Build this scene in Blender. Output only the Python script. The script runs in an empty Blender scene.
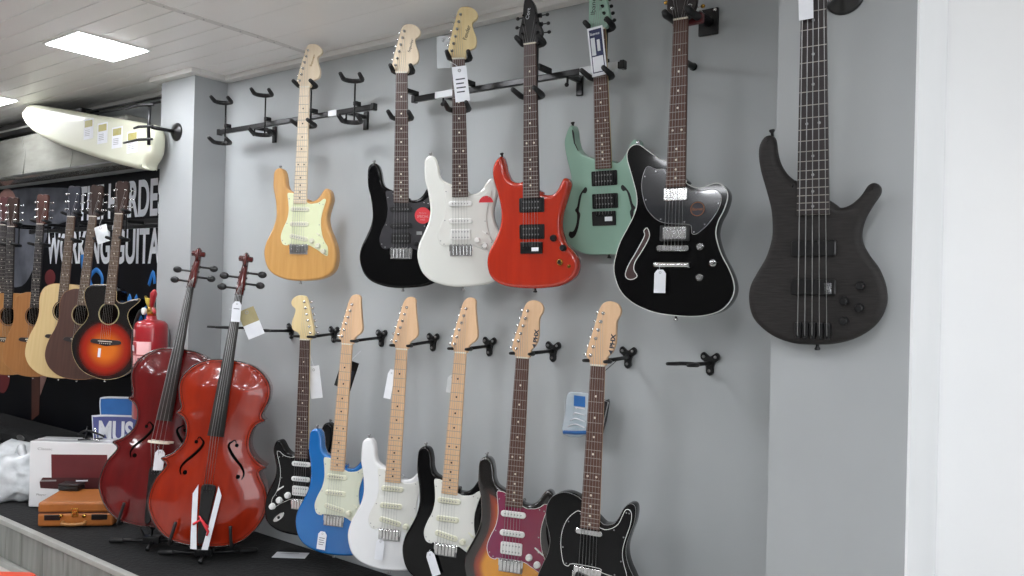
import bpy, bmesh, math, random
from mathutils import Vector, Matrix
from mathutils.geometry import delaunay_2d_cdt
random.seed(7)
PI = math.pi
scene = bpy.context.scene
C = scene.collection

# ---------------------------------------------------------------- camera, world, lights, exposure
def setup_camera():
    th, ro, pi = math.radians(36), math.radians(1.43), math.radians(0.2)
    f = Vector((-math.sin(th)*math.cos(pi), math.cos(th)*math.cos(pi), math.sin(pi)))
    r0 = Vector((math.cos(th), math.sin(th), 0)); u0 = r0.cross(f)
    r = r0*math.cos(ro) + u0*math.sin(ro); u = u0*math.cos(ro) - r0*math.sin(ro)
    cam = bpy.data.cameras.new('camera'); o = bpy.data.objects.new('camera', cam); C.objects.link(o)
    m = Matrix((r, u, -f)).transposed().to_4x4(); m.translation = Vector((0, 0, 1.35))
    o.matrix_world = m
    cam.sensor_width = 36; cam.lens = 788*36/1024; cam.clip_start = .02
    scene.camera = o
setup_camera()
w = bpy.data.worlds.new('world'); scene.world = w; w.use_nodes = True
w.node_tree.nodes['Background'].inputs[0].default_value = (.86, .93, 1, 1)
w.node_tree.nodes['Background'].inputs[1].default_value = .75
LAMP = 38.0
scene.view_settings.view_transform = 'Standard'; scene.view_settings.look = 'None'
scene.view_settings.gamma = 1; scene.view_settings.use_curve_mapping = False
scene.view_settings.exposure = 0.2
def area(name, loc, rot, sx, sy, power, col=(1, 1, 1)):
    l = bpy.data.lights.new(name, 'AREA'); l.shape = 'RECTANGLE'; l.size = sx; l.size_y = sy; l.energy = power; l.color = col
    o = bpy.data.objects.new(name, l); C.objects.link(o); o.location = loc; o.rotation_euler = rot
# daylight of the open shop front on the right-hand side
area('shopfront_daylight', (4.2, .2, 1.3), (0, PI/2, 0), 2.0, 3.2, 60, (.97, .98, 1))

# ---------------------------------------------------------------- materials
MATS = {}
def lin(c): return tuple((x/12.92 if x <= .04045 else ((x+.055)/1.055)**2.4) for x in c)
def rgb(h): return lin((int(h[0:2], 16)/255, int(h[2:4], 16)/255, int(h[4:6], 16)/255)) + (1,)
def mat(name, col, rough=.5, metal=0, coat=0, alpha=1, var=None, scale=(1, 1, 1), vs=8, bump=0, spec=.5, trans=0, emit=0, attr=None):
    if name in MATS: return MATS[name]
    m = bpy.data.materials.new(name); m.use_nodes = True; nt = m.node_tree; b = nt.nodes['Principled BSDF']
    b.inputs['Base Color'].default_value = rgb(col); b.inputs['Roughness'].default_value = rough
    b.inputs['Metallic'].default_value = metal; b.inputs['Coat Weight'].default_value = coat; b.inputs['Coat Roughness'].default_value = .04
    b.inputs['Alpha'].default_value = alpha; b.inputs['Specular IOR Level'].default_value = spec
    b.inputs['Transmission Weight'].default_value = trans
    if emit: b.inputs['Emission Color'].default_value = rgb(col); b.inputs['Emission Strength'].default_value = emit
    if var or bump:
        tc = nt.nodes.new('ShaderNodeTexCoord'); mp = nt.nodes.new('ShaderNodeMapping'); mp.inputs['Scale'].default_value = scale
        n = nt.nodes.new('ShaderNodeTexNoise'); n.inputs['Scale'].default_value = vs; n.inputs['Detail'].default_value = 5
        nt.links.new(tc.outputs['Object'], mp.inputs[0]); nt.links.new(mp.outputs[0], n.inputs['Vector'])
        if var:
            r = nt.nodes.new('ShaderNodeValToRGB'); r.color_ramp.elements[0].position = .3; r.color_ramp.elements[1].position = .7
            r.color_ramp.elements[0].color = rgb(var); r.color_ramp.elements[1].color = rgb(col)
            nt.links.new(n.outputs[0], r.inputs[0]); nt.links.new(r.outputs[0], b.inputs['Base Color'])
        if bump:
            bp = nt.nodes.new('ShaderNodeBump'); bp.inputs['Strength'].default_value = bump; bp.inputs['Distance'].default_value = .01
            nt.links.new(n.outputs[0], bp.inputs['Height']); nt.links.new(bp.outputs[0], b.inputs['Normal'])
    if attr:
        a = nt.nodes.new('ShaderNodeAttribute'); a.attribute_name = attr; nt.links.new(a.outputs['Color'], b.inputs['Base Color'])
    MATS[name] = m
    return m
M = dict(
 wall=mat('wall_paint', 'b0b4b5', .7, var='a8acad', vs=2.5, bump=.12),
 pillar=mat('pillar_paint', 'a2a5a6', .7, var='9b9e9f', vs=2.5, bump=.12),
 white_wall=mat('white_wall_paint', 'f7f7f7', .7, var='f1f2f3', vs=2, bump=.1),
 white_dimmed=mat('white_paint_dimmed', 'e4e5e6', .7, var='dddfe0', vs=2, bump=.1),  # same white paint as the wall, colour lowered to offset the side light
 shop_wall=mat('shop_wall_paint', '6b6a68', .8, var='5f5e5c', vs=2),
 ceiling=mat('ceiling_panel', 'efedea', .35, var='e8e6e2', vs=1.5),
 cornice=mat('cornice_white', 'd8d6d2', .5, var='cfcdc9', vs=3),
 floor=mat('floor_tile', 'bcbbb7', .45, var='b2b1ad', vs=3),
 carpet=mat('black_carpet', '161718', .95, var='0c0d0e', vs=60, bump=.5),
 plank=mat('grey_plank', '8f918c', .55, var='6f716c', scale=(6, 6, .7), vs=5),
 trim=mat('light_trim', 'a9aaa5', .4, var='989994', vs=9),
 chrome=mat('chrome', 'd8d8d8', .18, 1, var='c4c4c4', vs=20),
 steel=mat('steel', 'a8a8a8', .35, 1, var='8c8c8c', vs=20),
 fret=mat('fret_wire', 'a19d95', .5, .4, var='8f8b83', vs=20),
 sleeve=mat('bright_sleeve', 'd9dcdf', .35, .3, var='cdd0d3', vs=20),
 clearcard=mat('clear_card', 'dfe4e6', .2, alpha=.35, var='d0d6da', vs=9),
 gold=mat('gold', 'c9a052', .25, 1, var='b08a40', vs=20),
 black_metal=mat('black_metal', '131314', .35, .3, var='1b1b1c', vs=30),
 black_rubber=mat('black_rubber', '0f0f10', .55, var='181819', vs=40),
 black_plastic=mat('black_plastic', '0d0d0e', .3, var='151516', vs=30),
 white_plastic=mat('white_plastic', 'e9e9e6', .3, var='e0e0dc', vs=20),
 cream_plastic=mat('cream_plastic', 'd9d8c4', .35, var='cfceb8', vs=20),
 paper=mat('white_paper', 'e4e6ea', .7, var='d9dbe0', vs=20),
 card=mat('tan_card', 'a89e78', .7, var='978c64', vs=20),
 ink=mat('dark_ink', '3a3c46', .7, var='2f313a', vs=20),
 navy=mat('navy_ink', '2a3158', .6, var='222848', vs=20),
 natural=mat('honey_wood', 'c99a5a', .3, coat=.6, var='bc8b4b', scale=(9, .8, 1), vs=6),
 maple=mat('maple_neck', 'dfcb9c', .4, coat=.2, var='d6bf8c', scale=(12, .7, 1), vs=8),
 pale_maple=mat('pale_maple', 'e8d8bf', .4, coat=.2, var='e0ceb2', scale=(12, .7, 1), vs=8),
 tan_maple=mat('tan_maple', 'dab692', .45, coat=.1, var='d2ac86', scale=(12, .7, 1), vs=8),
 rosewood=mat('rosewood', '4a3029', .5, var='3a241f', scale=(20, 1.2, 1), vs=8),
 redwood=mat('reddish_rosewood', '5e3f34', .55, var='4d3229', scale=(20, 1.2, 1), vs=8),
 ebony=mat('ebony', '241a1a', .45, var='1b1414', scale=(20, 1.2, 1), vs=8),
 gloss_black=mat('gloss_black', '050506', .12, spec=.12, coat=.3, var='080809', vs=6),
 gloss_white=mat('gloss_white', 'dfe0da', .2, coat=1, var='d9dad4', vs=4),
 gloss_white_cool=mat('bright_white', 'e4e5e6', .25, coat=1, var='dedfe0', vs=4),
 gloss_red=mat('cherry_orange_red', 'b42b0e', .2, coat=.8, var='a4240a', scale=(6, .6, 1), vs=6),
 mint=mat('mint_green', '8fb19f', .3, coat=.6, var='88aa98', vs=4),
 blue=mat('metallic_blue', '0568b0', .25, .1, coat=1, var='045ca2', vs=5),
 bass=mat('open_grain_charcoal', '262322', .6, spec=.3, var='191716', scale=(5, 40, 1), vs=6, bump=.15),
 mintguard=mat('mint_guard', 'dfe4c0', .3, coat=.5, var='d6dcb4', vs=8),
 whiteguard=mat('white_guard', 'dcdcd6', .28, coat=.5, var='d4d4ce', vs=8),
 creamguard=mat('aged_guard', 'd3d6c4', .28, coat=.5, var='cbcebb', vs=8),
 blackguard=mat('black_guard', '060607', .18, spec=.12, coat=.25, var='0d0d0f', vs=8),
 greyguard=mat('dark_grey_guard', '2b2a2d', .25, coat=.5, var='333236', vs=8),
 smokeguard=mat('smoke_guard', '1c1e22', .12, coat=1, var='2c2e33', vs=5),
 redguard=mat('red_guard_film_sheen', '861a2c', .15, coat=.6, var='6c1c4c', vs=.9, scale=(4, 4, 1)),  # red tint with the film's purple reflection put into the colour
 spruce=mat('pale_spruce', 'd2b988', .35, coat=.5, var='c9ae7a', scale=(14, .6, 1), vs=6),
 cedar=mat('honey_cedar', '9c6a3a', .4, coat=.3, var='905e30', scale=(14, .6, 1), vs=6),
 cedar_light=mat('light_cedar', 'a57542', .4, coat=.3, var='986736', scale=(14, .6, 1), vs=6),
 mahogany=mat('dark_mahogany', '4d3128', .4, coat=.4, var='3e261e', scale=(14, .6, 1), vs=6),
 darkhead=mat('dark_head', '3a2822', .45, spec=.3, var='2e1f1a', vs=9),
 brownboard=mat('brown_fingerboard', '64503f', .55, var='544233', scale=(20, 1.2, 1), vs=8),
 dark_hole=mat('dark_recess', '070504', .95, spec=.02, var='100c09', vs=9),
 bone=mat('bone', 'e6dfce', .4, var='dcd5c3', vs=20),
 cello_orange=mat('orange_red_varnish', '96270c', .2, spec=.3, coat=.6, var='7e1c08', scale=(6, 1, 1), vs=3),
 cello_red=mat('dark_red_varnish', '640f10', .2, spec=.3, coat=.6, var='500b0c', scale=(6, 1, 1), vs=3),
 cello_neck=mat('cello_neck', '5a1614', .25, coat=.6, var='47100f', vs=5),
 cello_back=mat('brown_varnish', '3a1710', .25, coat=.8, var='2d100b', vs=5),
 fire=mat('extinguisher_red', 'a81a24', .3, coat=.6, var='9a1620', vs=4),
 pink=mat('pink_label', 'dba6a6', .6, var='d09a9a', vs=12),
 yellow=mat('yellow_plastic', 'c9b240', .4, var='bda437', vs=12),
 olive=mat('faded_yellow', 'b0ab72', .6, var='aca054', vs=30),
 red=mat('red_sticker', 'd8303a', .45, var='cc2a34', vs=12),
 coral=mat('coral_plastic', 'e04e30', .35, var='d64528', vs=5),
 case=mat('tan_leatherette', 'a8652c', .45, var='9a5a25', vs=14, bump=.1),
 maroon=mat('maroon_print', '6a2226', .5, var='5c1c20', vs=7),
 bagplastic=mat('silver_bag', 'd9dcde', .3, var='b4b9bc', vs=14, bump=.6, coat=.4),
 board=mat('cream_shell', 'd2d3bf', .5, coat=.15, var='cbccb6', vs=2),
 wrap=mat('grey_wrap', '8d8d86', .22, coat=.6, var='77776f', vs=5, scale=(1, 4, 4)),
 banner=mat('banner_print', '0b0c14', .5, spec=.15, var='050609', vs=3),
 banner_grey=mat('banner_haze', '6c6f78', .5, var='2c2e36', vs=5),
 letter=mat('banner_letter', 'dfe2e8', .5, var='cfd2d9', vs=9),
 bluepaint=mat('banner_blue', '1f7fd0', .5, var='1a6fbe', vs=9),
 skin=mat('banner_pink', 'b58c84', .5, var='98706a', vs=9),
 brown=mat('banner_brown', '5a3024', .5, var='44221a', vs=9),
 signblue=mat('sign_blue', '2e6fb4', .4, var='255fa0', vs=9),
 signviolet=mat('sign_violet', '565c94', .4, var='4a5086', vs=9),
 lamp=mat('lamp_diffuser', 'f8faff', .5, emit=LAMP),
 burst=mat('sunburst_finish', 'ffffff', .14, coat=1, attr='burst'),
 clear=mat('clear_plastic', 'dfe6ea', .2, alpha=.85, var='9fb4c2', vs=9, coat=.6),
)

# ---------------------------------------------------------------- object helpers
def props(o, label=None, cat=None, group=None, kind=None):
    if label: o['label'] = label
    if cat: o['category'] = cat
    if group: o['group'] = group
    if kind: o['kind'] = kind
    return o
def root(name, mw, label, cat, group=None):
    o = bpy.data.objects.new(name, None); C.objects.link(o); o.empty_display_size = .05
    o.matrix_world = mw
    return props(o, label, cat, group)
def at(x, y, z, rz=0): 
    m = Matrix.Rotation(rz, 4, 'Z'); m.translation = Vector((x, y, z)); return m

class MB:
    """collects geometry (own unit s, metres by default) for one mesh object"""
    def __init__(s, unit=1.0, off=(0, 0, 0)): s.v = []; s.f = []; s.u = unit; s.off = Vector(off); s.sm = []
    def add(s, v, f, smooth=True):
        n = len(s.v); s.v += [tuple(p) for p in v]; s.f += [[n+i for i in q] for q in f]; s.sm += [smooth]*len(f); return s
    def box(s, x0, x1, y0, y1, z0, z1, b=0, m=None):
        if b:
            b = min(b, (x1-x0)*.45, (y1-y0)*.45, (z1-z0)*.45)
            bm = bmesh.new(); bmesh.ops.create_cube(bm, size=1)
            for v in bm.verts: v.co = Vector(((x0+x1)/2+v.co.x*(x1-x0), (y0+y1)/2+v.co.y*(y1-y0), (z0+z1)/2+v.co.z*(z1-z0)))
            bmesh.ops.bevel(bm, geom=list(bm.edges), offset=b, segments=2, affect='EDGES', profile=.5)
            bm.verts.index_update(); v = [x.co.copy() for x in bm.verts]; f = [[q.index for q in p.verts] for p in bm.faces]; bm.free()
        else:
            v = [Vector((x, y, z)) for z in (z0, z1) for y in (y0, y1) for x in (x0, x1)]
            f = [(0, 2, 3, 1), (4, 5, 7, 6), (0, 1, 5, 4), (2, 6, 7, 3), (0, 4, 6, 2), (1, 3, 7, 5)]
        if m: v = [m @ p for p in v]
        return s.add(v, f, False)
    def tube(s, pts, r, seg=8, closed=False, flat=None):
        pts = [Vector(p) for p in pts]; n = len(pts); rs = r if isinstance(r, (list, tuple)) else [r]*n
        V = []; F = []; prev = None
        for i, p in enumerate(pts):
            a = pts[i-1] if (i > 0 or closed) else p; b = pts[(i+1) % n] if (i < n-1 or closed) else p
            t = (b-a).normalized() if (b-a).length else Vector((0, 0, 1))
            if prev is None:
                h = Vector((0, 0, 1)) if abs(t.z) < .9 else Vector((1, 0, 0)); nn = (h - t*h.dot(t)).normalized()
            else:
                nn = prev - t*prev.dot(t); nn = nn.normalized() if nn.length > 1e-6 else prev
            prev = nn; bb = t.cross(nn)
            for k in range(seg):
                q = 2*PI*k/seg; V.append(p + (nn*math.cos(q) + bb*math.sin(q))*rs[i])
        for i in range(n if closed else n-1):
            j = (i+1) % n
            for k in range(seg): l = (k+1) % seg; F.append((i*seg+k, i*seg+l, j*seg+l, j*seg+k))
        if not closed: F.append(tuple(range(seg))[::-1]); F.append(tuple((n-1)*seg+k for k in range(seg)))
        return s.add(V, F)
    def cyl(s, a, b, r, seg=16, r2=None): return s.tube([a, b], [r, r if r2 is None else r2], seg)
    def disc(s, c, r, z0, z1, seg=20, b=0.0):
        """upright puck about local z"""
        prof = [(r, z0), (r, z1-b), (r-b, z1)] if b else [(r, z0), (r, z1)]
        V = []; F = []
        for rr, z in prof:
            V += [Vector((c[0]+rr*math.cos(2*PI*k/seg), c[1]+rr*math.sin(2*PI*k/seg), z)) for k in range(seg)]
        for i in range(len(prof)-1):
            for k in range(seg): l = (k+1) % seg; F.append((i*seg+k, i*seg+l, (i+1)*seg+l, (i+1)*seg+k))
        F.append(tuple(range(seg))[::-1]); F.append(tuple((len(prof)-1)*seg+k for k in range(seg)))
        return s.add(V, F, False)
    def lathe(s, prof, c=(0, 0, 0), seg=28, axis='z'):
        V = []; F = []
        for r, z in prof:
            for k in range(seg):
                a = 2*PI*k/seg; p = (r*math.cos(a), r*math.sin(a), z)
                if axis == 'y': p = (p[0], z, p[1])
                if axis == 'x': p = (z, p[0], p[1])
                V.append(Vector(p)+Vector(c))
        for i in range(len(prof)-1):
            for k in range(seg): l = (k+1) % seg; F.append((i*seg+k, i*seg+l, (i+1)*seg+l, (i+1)*seg+k))
        F.append(tuple(range(seg))[::-1]); F.append(tuple((len(prof)-1)*seg+k for k in range(seg)))
        return s.add(V, F)
    def ball(s, c, r, seg=12, sc=(1, 1, 1)):
        V = []; F = []; rings = seg//2
        for i in range(rings+1):
            t = PI*i/rings
            for k in range(seg): a = 2*PI*k/seg; V.append(Vector((c[0]+sc[0]*r*math.sin(t)*math.cos(a), c[1]+sc[1]*r*math.sin(t)*math.sin(a), c[2]+sc[2]*r*math.cos(t))))
        for i in range(rings):
            for k in range(seg): l = (k+1) % seg; F.append((i*seg+k, (i+1)*seg+k, (i+1)*seg+l, i*seg+l))
        return s.add(V, F)
    def plate(s, out, z0, z1, b=0):
        """outline (list of xy, closed) extruded in z, top edge chamfered by b"""
        out = ccw(out); n = len(out)
        levels = [(out, z0), (out, z1-b)] + ([(inset(out, b), z1)] if b else [])
        if not b: levels = [(out, z0), (out, z1)]
        V = []; F = []
        for o, z in levels: V += [Vector((p[0], p[1], z)) for p in o]
        for i in range(len(levels)-1):
            for k in range(n): l = (k+1) % n; F.append((i*n+k, i*n+l, (i+1)*n+l, (i+1)*n+k))
        F.append(tuple(range(n))[::-1]); F.append(tuple((len(levels)-1)*n+k for k in range(n)))
        return s.add(V, F, False)
    def build(s, name, m, parent=None, label=None, shade=None):
        me = bpy.data.meshes.new(name)
        me.from_pydata([tuple((Vector(p)+s.off)*s.u) for p in s.v], [], s.f)
        me.polygons.foreach_set('use_smooth', s.sm if shade is None else [shade]*len(s.sm))
        me.validate(); me.update()
        bm = bmesh.new(); bm.from_mesh(me); bmesh.ops.recalc_face_normals(bm, faces=bm.faces); bm.to_mesh(me); bm.free()
        me.materials.append(m)
        o = bpy.data.objects.new(name, me); C.objects.link(o)
        if parent: o.parent = parent
        if label: o['label'] = label
        return o

def ccw(o):
    a = sum(o[i][0]*o[(i+1) % len(o)][1]-o[(i+1) % len(o)][0]*o[i][1] for i in range(len(o)))
    return list(o) if a > 0 else list(o)[::-1]
def smooth(pts, k=4):
    out = []; n = len(pts)
    for i in range(n):
        p0, p1, p2, p3 = [Vector(pts[(i+j-1) % n]) for j in range(4)]
        for j in range(k):
            t = j/k
            out.append(tuple(.5*((2*p1)+(p2-p0)*t+(2*p0-5*p1+4*p2-p3)*t*t+(3*p1-p0-3*p2+p3)*t**3)))
    return out
def inset(o, d):
    n = len(o); res = []
    for i in range(n):
        a = Vector(o[i-1]); b = Vector(o[i]); c = Vector(o[(i+1) % n])
        t1 = (b-a); t2 = (c-b); t1 = t1.normalized() if t1.length > 1e-9 else t1; t2 = t2.normalized() if t2.length > 1e-9 else t2
        t = t1+t2; t = t.normalized() if t.length > 1e-6 else t1
        nrm = Vector((-t.y, t.x)); k = max(.6, nrm.dot(Vector((-t1.y, t1.x))))
        res.append(tuple(b+nrm*(d/k)))
    return res
def mirror(o): return [(-x, y) for x, y in o]
def oval(cx, cy, rx, ry, n=24, rot=0):
    c, s_ = math.cos(rot), math.sin(rot)
    return [(cx+rx*math.cos(2*PI*k/n)*c-ry*math.sin(2*PI*k/n)*s_, cy+rx*math.cos(2*PI*k/n)*s_+ry*math.sin(2*PI*k/n)*c) for k in range(n)]
def rrect(x0, x1, y0, y1, r, n=4):
    r = min(r, (x1-x0)/2*.99, (y1-y0)/2*.99); o = []
    for cx, cy, a in ((x1-r, y1-r, 0), (x0+r, y1-r, 90), (x0+r, y0+r, 180), (x1-r, y0+r, 270)):
        for k in range(n+1): q = math.radians(a+90*k/n); o.append((cx+r*math.cos(q), cy+r*math.sin(q)))
    return o
def rotp(o, c, a):
    ca, sa = math.cos(a), math.sin(a); return [(c[0]+(x-c[0])*ca-(y-c[1])*sa, c[1]+(x-c[0])*sa+(y-c[1])*ca) for x, y in o]
def seg_dist(p, o):
    d = 1e9; n = len(o)
    for i in range(n):
        ax, ay = o[i]; bx, by = o[(i+1) % n]; dx, dy = bx-ax, by-ay; L = dx*dx+dy*dy
        t = 0 if L == 0 else max(0, min(1, ((p[0]-ax)*dx+(p[1]-ay)*dy)/L)); d = min(d, math.hypot(p[0]-ax-t*dx, p[1]-ay-t*dy))
    return d
def inside(p, o):
    r = False; n = len(o)
    for i in range(n):
        a = o[i]; b = o[(i+1) % n]
        if (a[1] > p[1]) != (b[1] > p[1]) and p[0] < (b[0]-a[0])*(p[1]-a[1])/(b[1]-a[1])+a[0]: r = not r
    return r
def cap(out, step):
    """triangulated fill of an outline with interior points -> verts2d, faces, distance to the edge"""
    xs = [p[0] for p in out]; ys = [p[1] for p in out]; pts = list(out); y = min(ys); r = 0
    while y < max(ys):
        x = min(xs)+(step/2 if r % 2 else 0)
        while x < max(xs):
            if inside((x, y), out) and seg_dist((x, y), out) > step*.55: pts.append((x, y))
            x += step
        y += step*.87; r += 1
    res = delaunay_2d_cdt([Vector(p) for p in pts], [], [list(range(len(out)))], 1, 1e-5)
    return [tuple(v) for v in res[0]], [list(f) for f in res[2]]
def solid(name, out, zf, th, r, m, parent, unit, off, arch=None, burst=None, step=1.0, rb=None, lip=0):
    """a guitar or cello body: outline, rounded edges, optional arched front or burst paint"""
    out = ccw(out); n = len(out); rb = r if rb is None else rb
    lv = []
    K = 4
    for k in range(K+1):
        a = PI/2*k/K; lv.append((r*(1-math.sin(a)), zf-r*(1-math.cos(a))))      # front edge roll
    lv2 = [(rb*(1-math.sin(PI/2*k/K)), zf-th+rb*(1-math.cos(PI/2*k/K))) for k in range(K, -1, -1)]
    rings = [(inset(out, d) if d > 1e-6 else out, z) for d, z in lv+lv2]
    V = []; F = []; S = []
    for o, z in rings: V += [(p[0], p[1], z) for p in o]
    for i in range(len(rings)-1):
        for k in range(n): l = (k+1) % n; F.append((i*n+k, (i+1)*n+k, (i+1)*n+l, i*n+l))
    S = [True]*len(F)
    bk = rings[-1][0]; res = delaunay_2d_cdt([Vector(p) for p in bk], [], [list(range(n))], 1, 1e-6)
    m_ = [min(range(n), key=lambda k: (bk[k][0]-p[0])**2+(bk[k][1]-p[1])**2) for p in res[0]]
    for f in res[2]:
        q = [(len(rings)-1)*n+m_[i] for i in f]
        if len(set(q)) == 3: F.append(tuple(q[::-1])); S.append(False)
    inner = rings[0][0]
    if arch or burst:
        cv, cf = cap(inner, step); base = len(V); idx = {}
        for i, p in enumerate(cv):
            hit = None
            for k, q in enumerate(inner):
                if abs(p[0]-q[0]) < 1e-4 and abs(p[1]-q[1]) < 1e-4: hit = k; break
            if hit is not None: idx[i] = hit
            else:
                d = seg_dist(p, inner); idx[i] = len(V); V.append((p[0], p[1], zf+(arch(d, p) if arch else 0)))
        F += [tuple(idx[i] for i in f) for f in cf]; S += [True]*len(cf)
    else:
        res = delaunay_2d_cdt([Vector(p) for p in inner], [], [list(range(n))], 1, 1e-6)
        m_ = [min(range(n), key=lambda k: (inner[k][0]-p[0])**2+(inner[k][1]-p[1])**2) for p in res[0]]
        for f in res[2]:
            q = [m_[i] for i in f]
            if len(set(q)) == 3: F.append(tuple(q)); S.append(False)
    me = bpy.data.meshes.new(name)
    me.from_pydata([tuple((Vector(p)+Vector(off))*unit) for p in V], [], F); me.polygons.foreach_set('use_smooth', S); me.validate(); me.update()
    bm = bmesh.new(); bm.from_mesh(me); bmesh.ops.recalc_face_normals(bm, faces=bm.faces); bm.to_mesh(me); bm.free()
    if burst:
        ca = me.color_attributes.new('burst', 'FLOAT_COLOR', 'POINT')
        for i, p in enumerate(V):
            d = seg_dist(p, out) if p[2] >= zf-1e-3 else 0
            ca.data[i].color = burst(d, p)
    me.materials.append(m)
    o = bpy.data.objects.new(name, me); C.objects.link(o); o.parent = parent
    return o
def text(name, s, h, m, parent, mw, width=None, depth=.0004, bold=0):
    """lettering lying in its local xy plane, cap height h, optional fitted width"""
    cu = bpy.data.curves.new(name, 'FONT'); cu.body = s; cu.size = 1; cu.extrude = 0; cu.offset = bold
    t = bpy.data.objects.new(name, cu); C.objects.link(t); bpy.context.view_layer.update()
    me = bpy.data.meshes.new_from_object(t.evaluated_get(bpy.context.evaluated_depsgraph_get()))
    bpy.data.objects.remove(t); bpy.data.curves.remove(cu)
    xs = [v.co.x for v in me.vertices]; ys = [v.co.y for v in me.vertices]
    if not xs: return
    sy = h/(max(ys)-min(ys)); sx = sy if width is None else width/(max(xs)-min(xs)); x0 = min(xs); y0 = min(ys)
    for v in me.vertices: v.co = ((v.co.x-x0)*sx, (v.co.y-y0)*sy, 0)
    bm = bmesh.new(); bm.from_mesh(me)
    r = bmesh.ops.extrude_face_region(bm, geom=list(bm.faces))
    for e in r['geom']:
        if isinstance(e, bmesh.types.BMVert): e.co.z += depth
    bmesh.ops.recalc_face_normals(bm, faces=bm.faces); bm.to_mesh(me); bm.free()
    me.polygons.foreach_set('use_smooth', [False]*len(me.polygons)); me.materials.clear(); me.materials.append(m); me.name = name
    o = bpy.data.objects.new(name, me); C.objects.link(o)
    o.parent = parent; o.matrix_local = mw
    return o

# ---------------------------------------------------------------- setting
def setting():
    def st(mb, name, m, parent=None):
        o = mb.build(name, m, parent)
        if parent is None: o['kind'] = 'structure'
        return o
    st(MB().box(-7, -.727, 2.28, 2.42, 0, 2.42), 'wall_back', M['wall'])
    st(MB().box(-.727, 3.4, 2.28, 2.42, 0, 2.42), 'wall_back_right', M['white_wall'])
    st(MB().box(-3.686, -3.402, 2.105, 2.279, .2, 2.35), 'wall_left_pillar', M['pillar'])
    st(MB().box(-.597, -.3015, 1.87, 2.279, .2, 2.35), 'wall_right_pillar', M['pillar'])
    st(MB().box(-.3013, -.296, 1.87, 2.279, .2, 2.35), 'trim_2', M['white_dimmed'])
    st(MB().box(-7.14, -7, -3, 2.42, 0, 2.42), 'wall_left', M['shop_wall'])
    st(MB().box(-7, 3.4, -3.1, -3, 0, 2.42), 'wall_front', M['shop_wall'])
    st(MB().box(-7, 4.6, -3, 2.42, -.1, 0), 'floor', M['floor'])
    # ceiling of long PVC boards running along the wall, with a cover strip where two runs meet
    c = MB(); y = -3.0
    while y < 2.27:
        y1 = min(y+.1, 2.28); c.box(-7, -2.715, y+.002, y1-.002, 2.35, 2.36, .0018); y = y1
    y = -3.0
    while y < 2.27: c.box(-2.715, 3.4, y+.0006, min(y+.2, 2.28)-.0006, 2.35, 2.36, .0006); y += .2
    c.box(-7, 3.4, -3, 2.42, 2.358, 2.42)
    st(c, 'ceiling', M['ceiling'])
    st(MB().box(-2.73, -2.70, -3, 2.24, 2.3465, 2.35, .001), 'trim_3', M['cornice'])
    sc = MB()
    for i in range(14): sc.cyl((-2.715, 1.15+i*.08, 2.3455), (-2.715, 1.15+i*.08, 2.3465), .0035, 8)
    st(sc, 'trim_4', M['steel'])
    k = MB()
    def strip(x0, x1, y0, y1): k.box(x0, x1, y0, y1, 2.326, 2.35, .004)
    strip(-3.40, -.6, 2.235, 2.28); strip(-7, -3.69, 2.235, 2.28)
    strip(-3.73, -3.357, 2.06, 2.105); strip(-3.402, -3.357, 2.105, 2.235); strip(-3.73, -3.686, 2.105, 2.235)
    st(k, 'trim_1', M['cornice'])
    # display platform
    p = root('display_platform', at(-3.2, 1.63, 0), 'low display platform with black carpet top and grey plank front along the wall', 'platform')
    def q(mb, n, m): return mb.build(n, m, p)
    o = (3.2, -1.63, 0)
    q(MB(1, o).box(-6.99, .6, 1.64, 2.279, .02, .205, .004), 'carpet_top', M['carpet'])
    pk = MB(1, o); x = -6.9; widths = [.19, .23, .17, .21]; i = 0
    while x < .6:
        w_ = widths[i % 4]; pk.box(x+.002, min(x+w_, .6)-.002, 1.618, 1.639, .03, .188, .003); x += w_; i += 1
    q(pk, 'plank_front', M['plank']); q(MB(1, o).box(-6.95, .6, 1.61, 1.64, .1885, .211, .003), 'edge_trim', M['trim'])
    q(MB(1, o).box(-6.95, .6, 1.60, 1.639, 0, .03, .003), 'kick_rail', M['trim'])
setting()

def panel_light(x, y, label, group=None):
    t = root('ceiling_light', at(x, y, 2.35), label, 'ceiling light', group)
    MB().box(-.155, .155, -.155, .155, -.006, -.0005, .002).build('frame', M['white_plastic'], t)
    MB().box(-.143, .143, -.143, .143, -.0085, -.0062, .001).build('diffuser', M['lamp'], t)
panel_light(-3.43, 1.665, 'square lit ceiling panel above the left pillar, whole in view')
panel_light(-2.12, 1.47, 'lit ceiling panel just above the top picture edge over the natural guitar')
panel_light(-5.0, 1.78, 'lit ceiling panel at the left edge, glowing above the cream shell')
for lx in (-6.2, -4.7, -3.2, -1.7, -.2, 1.3):  # unseen panels, added as the main fill light of the room
    for ly in (.35, -.95, -2.2):
        panel_light(lx, ly, 'unseen square ceiling panel light added further out for fill', 'added ceiling panels in the shop')

# ---------------------------------------------------------------- guitar building
def gframe(N, B, yaw):
    N, B = Vector(N), Vector(B); v = (N-B).normalized(); a = Vector((math.cos(math.radians(yaw)), math.sin(math.radians(yaw)), 0))
    u = (a - v*a.dot(v)).normalized(); return u, v, u.cross(v)
def gmatrix(N, B, yaw, ybot):
    u, v, w_ = gframe(N, B, yaw); m = Matrix((u, v, w_)).transposed().to_4x4(); m.translation = Vector(B)+v*ybot*.01; return m

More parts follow.
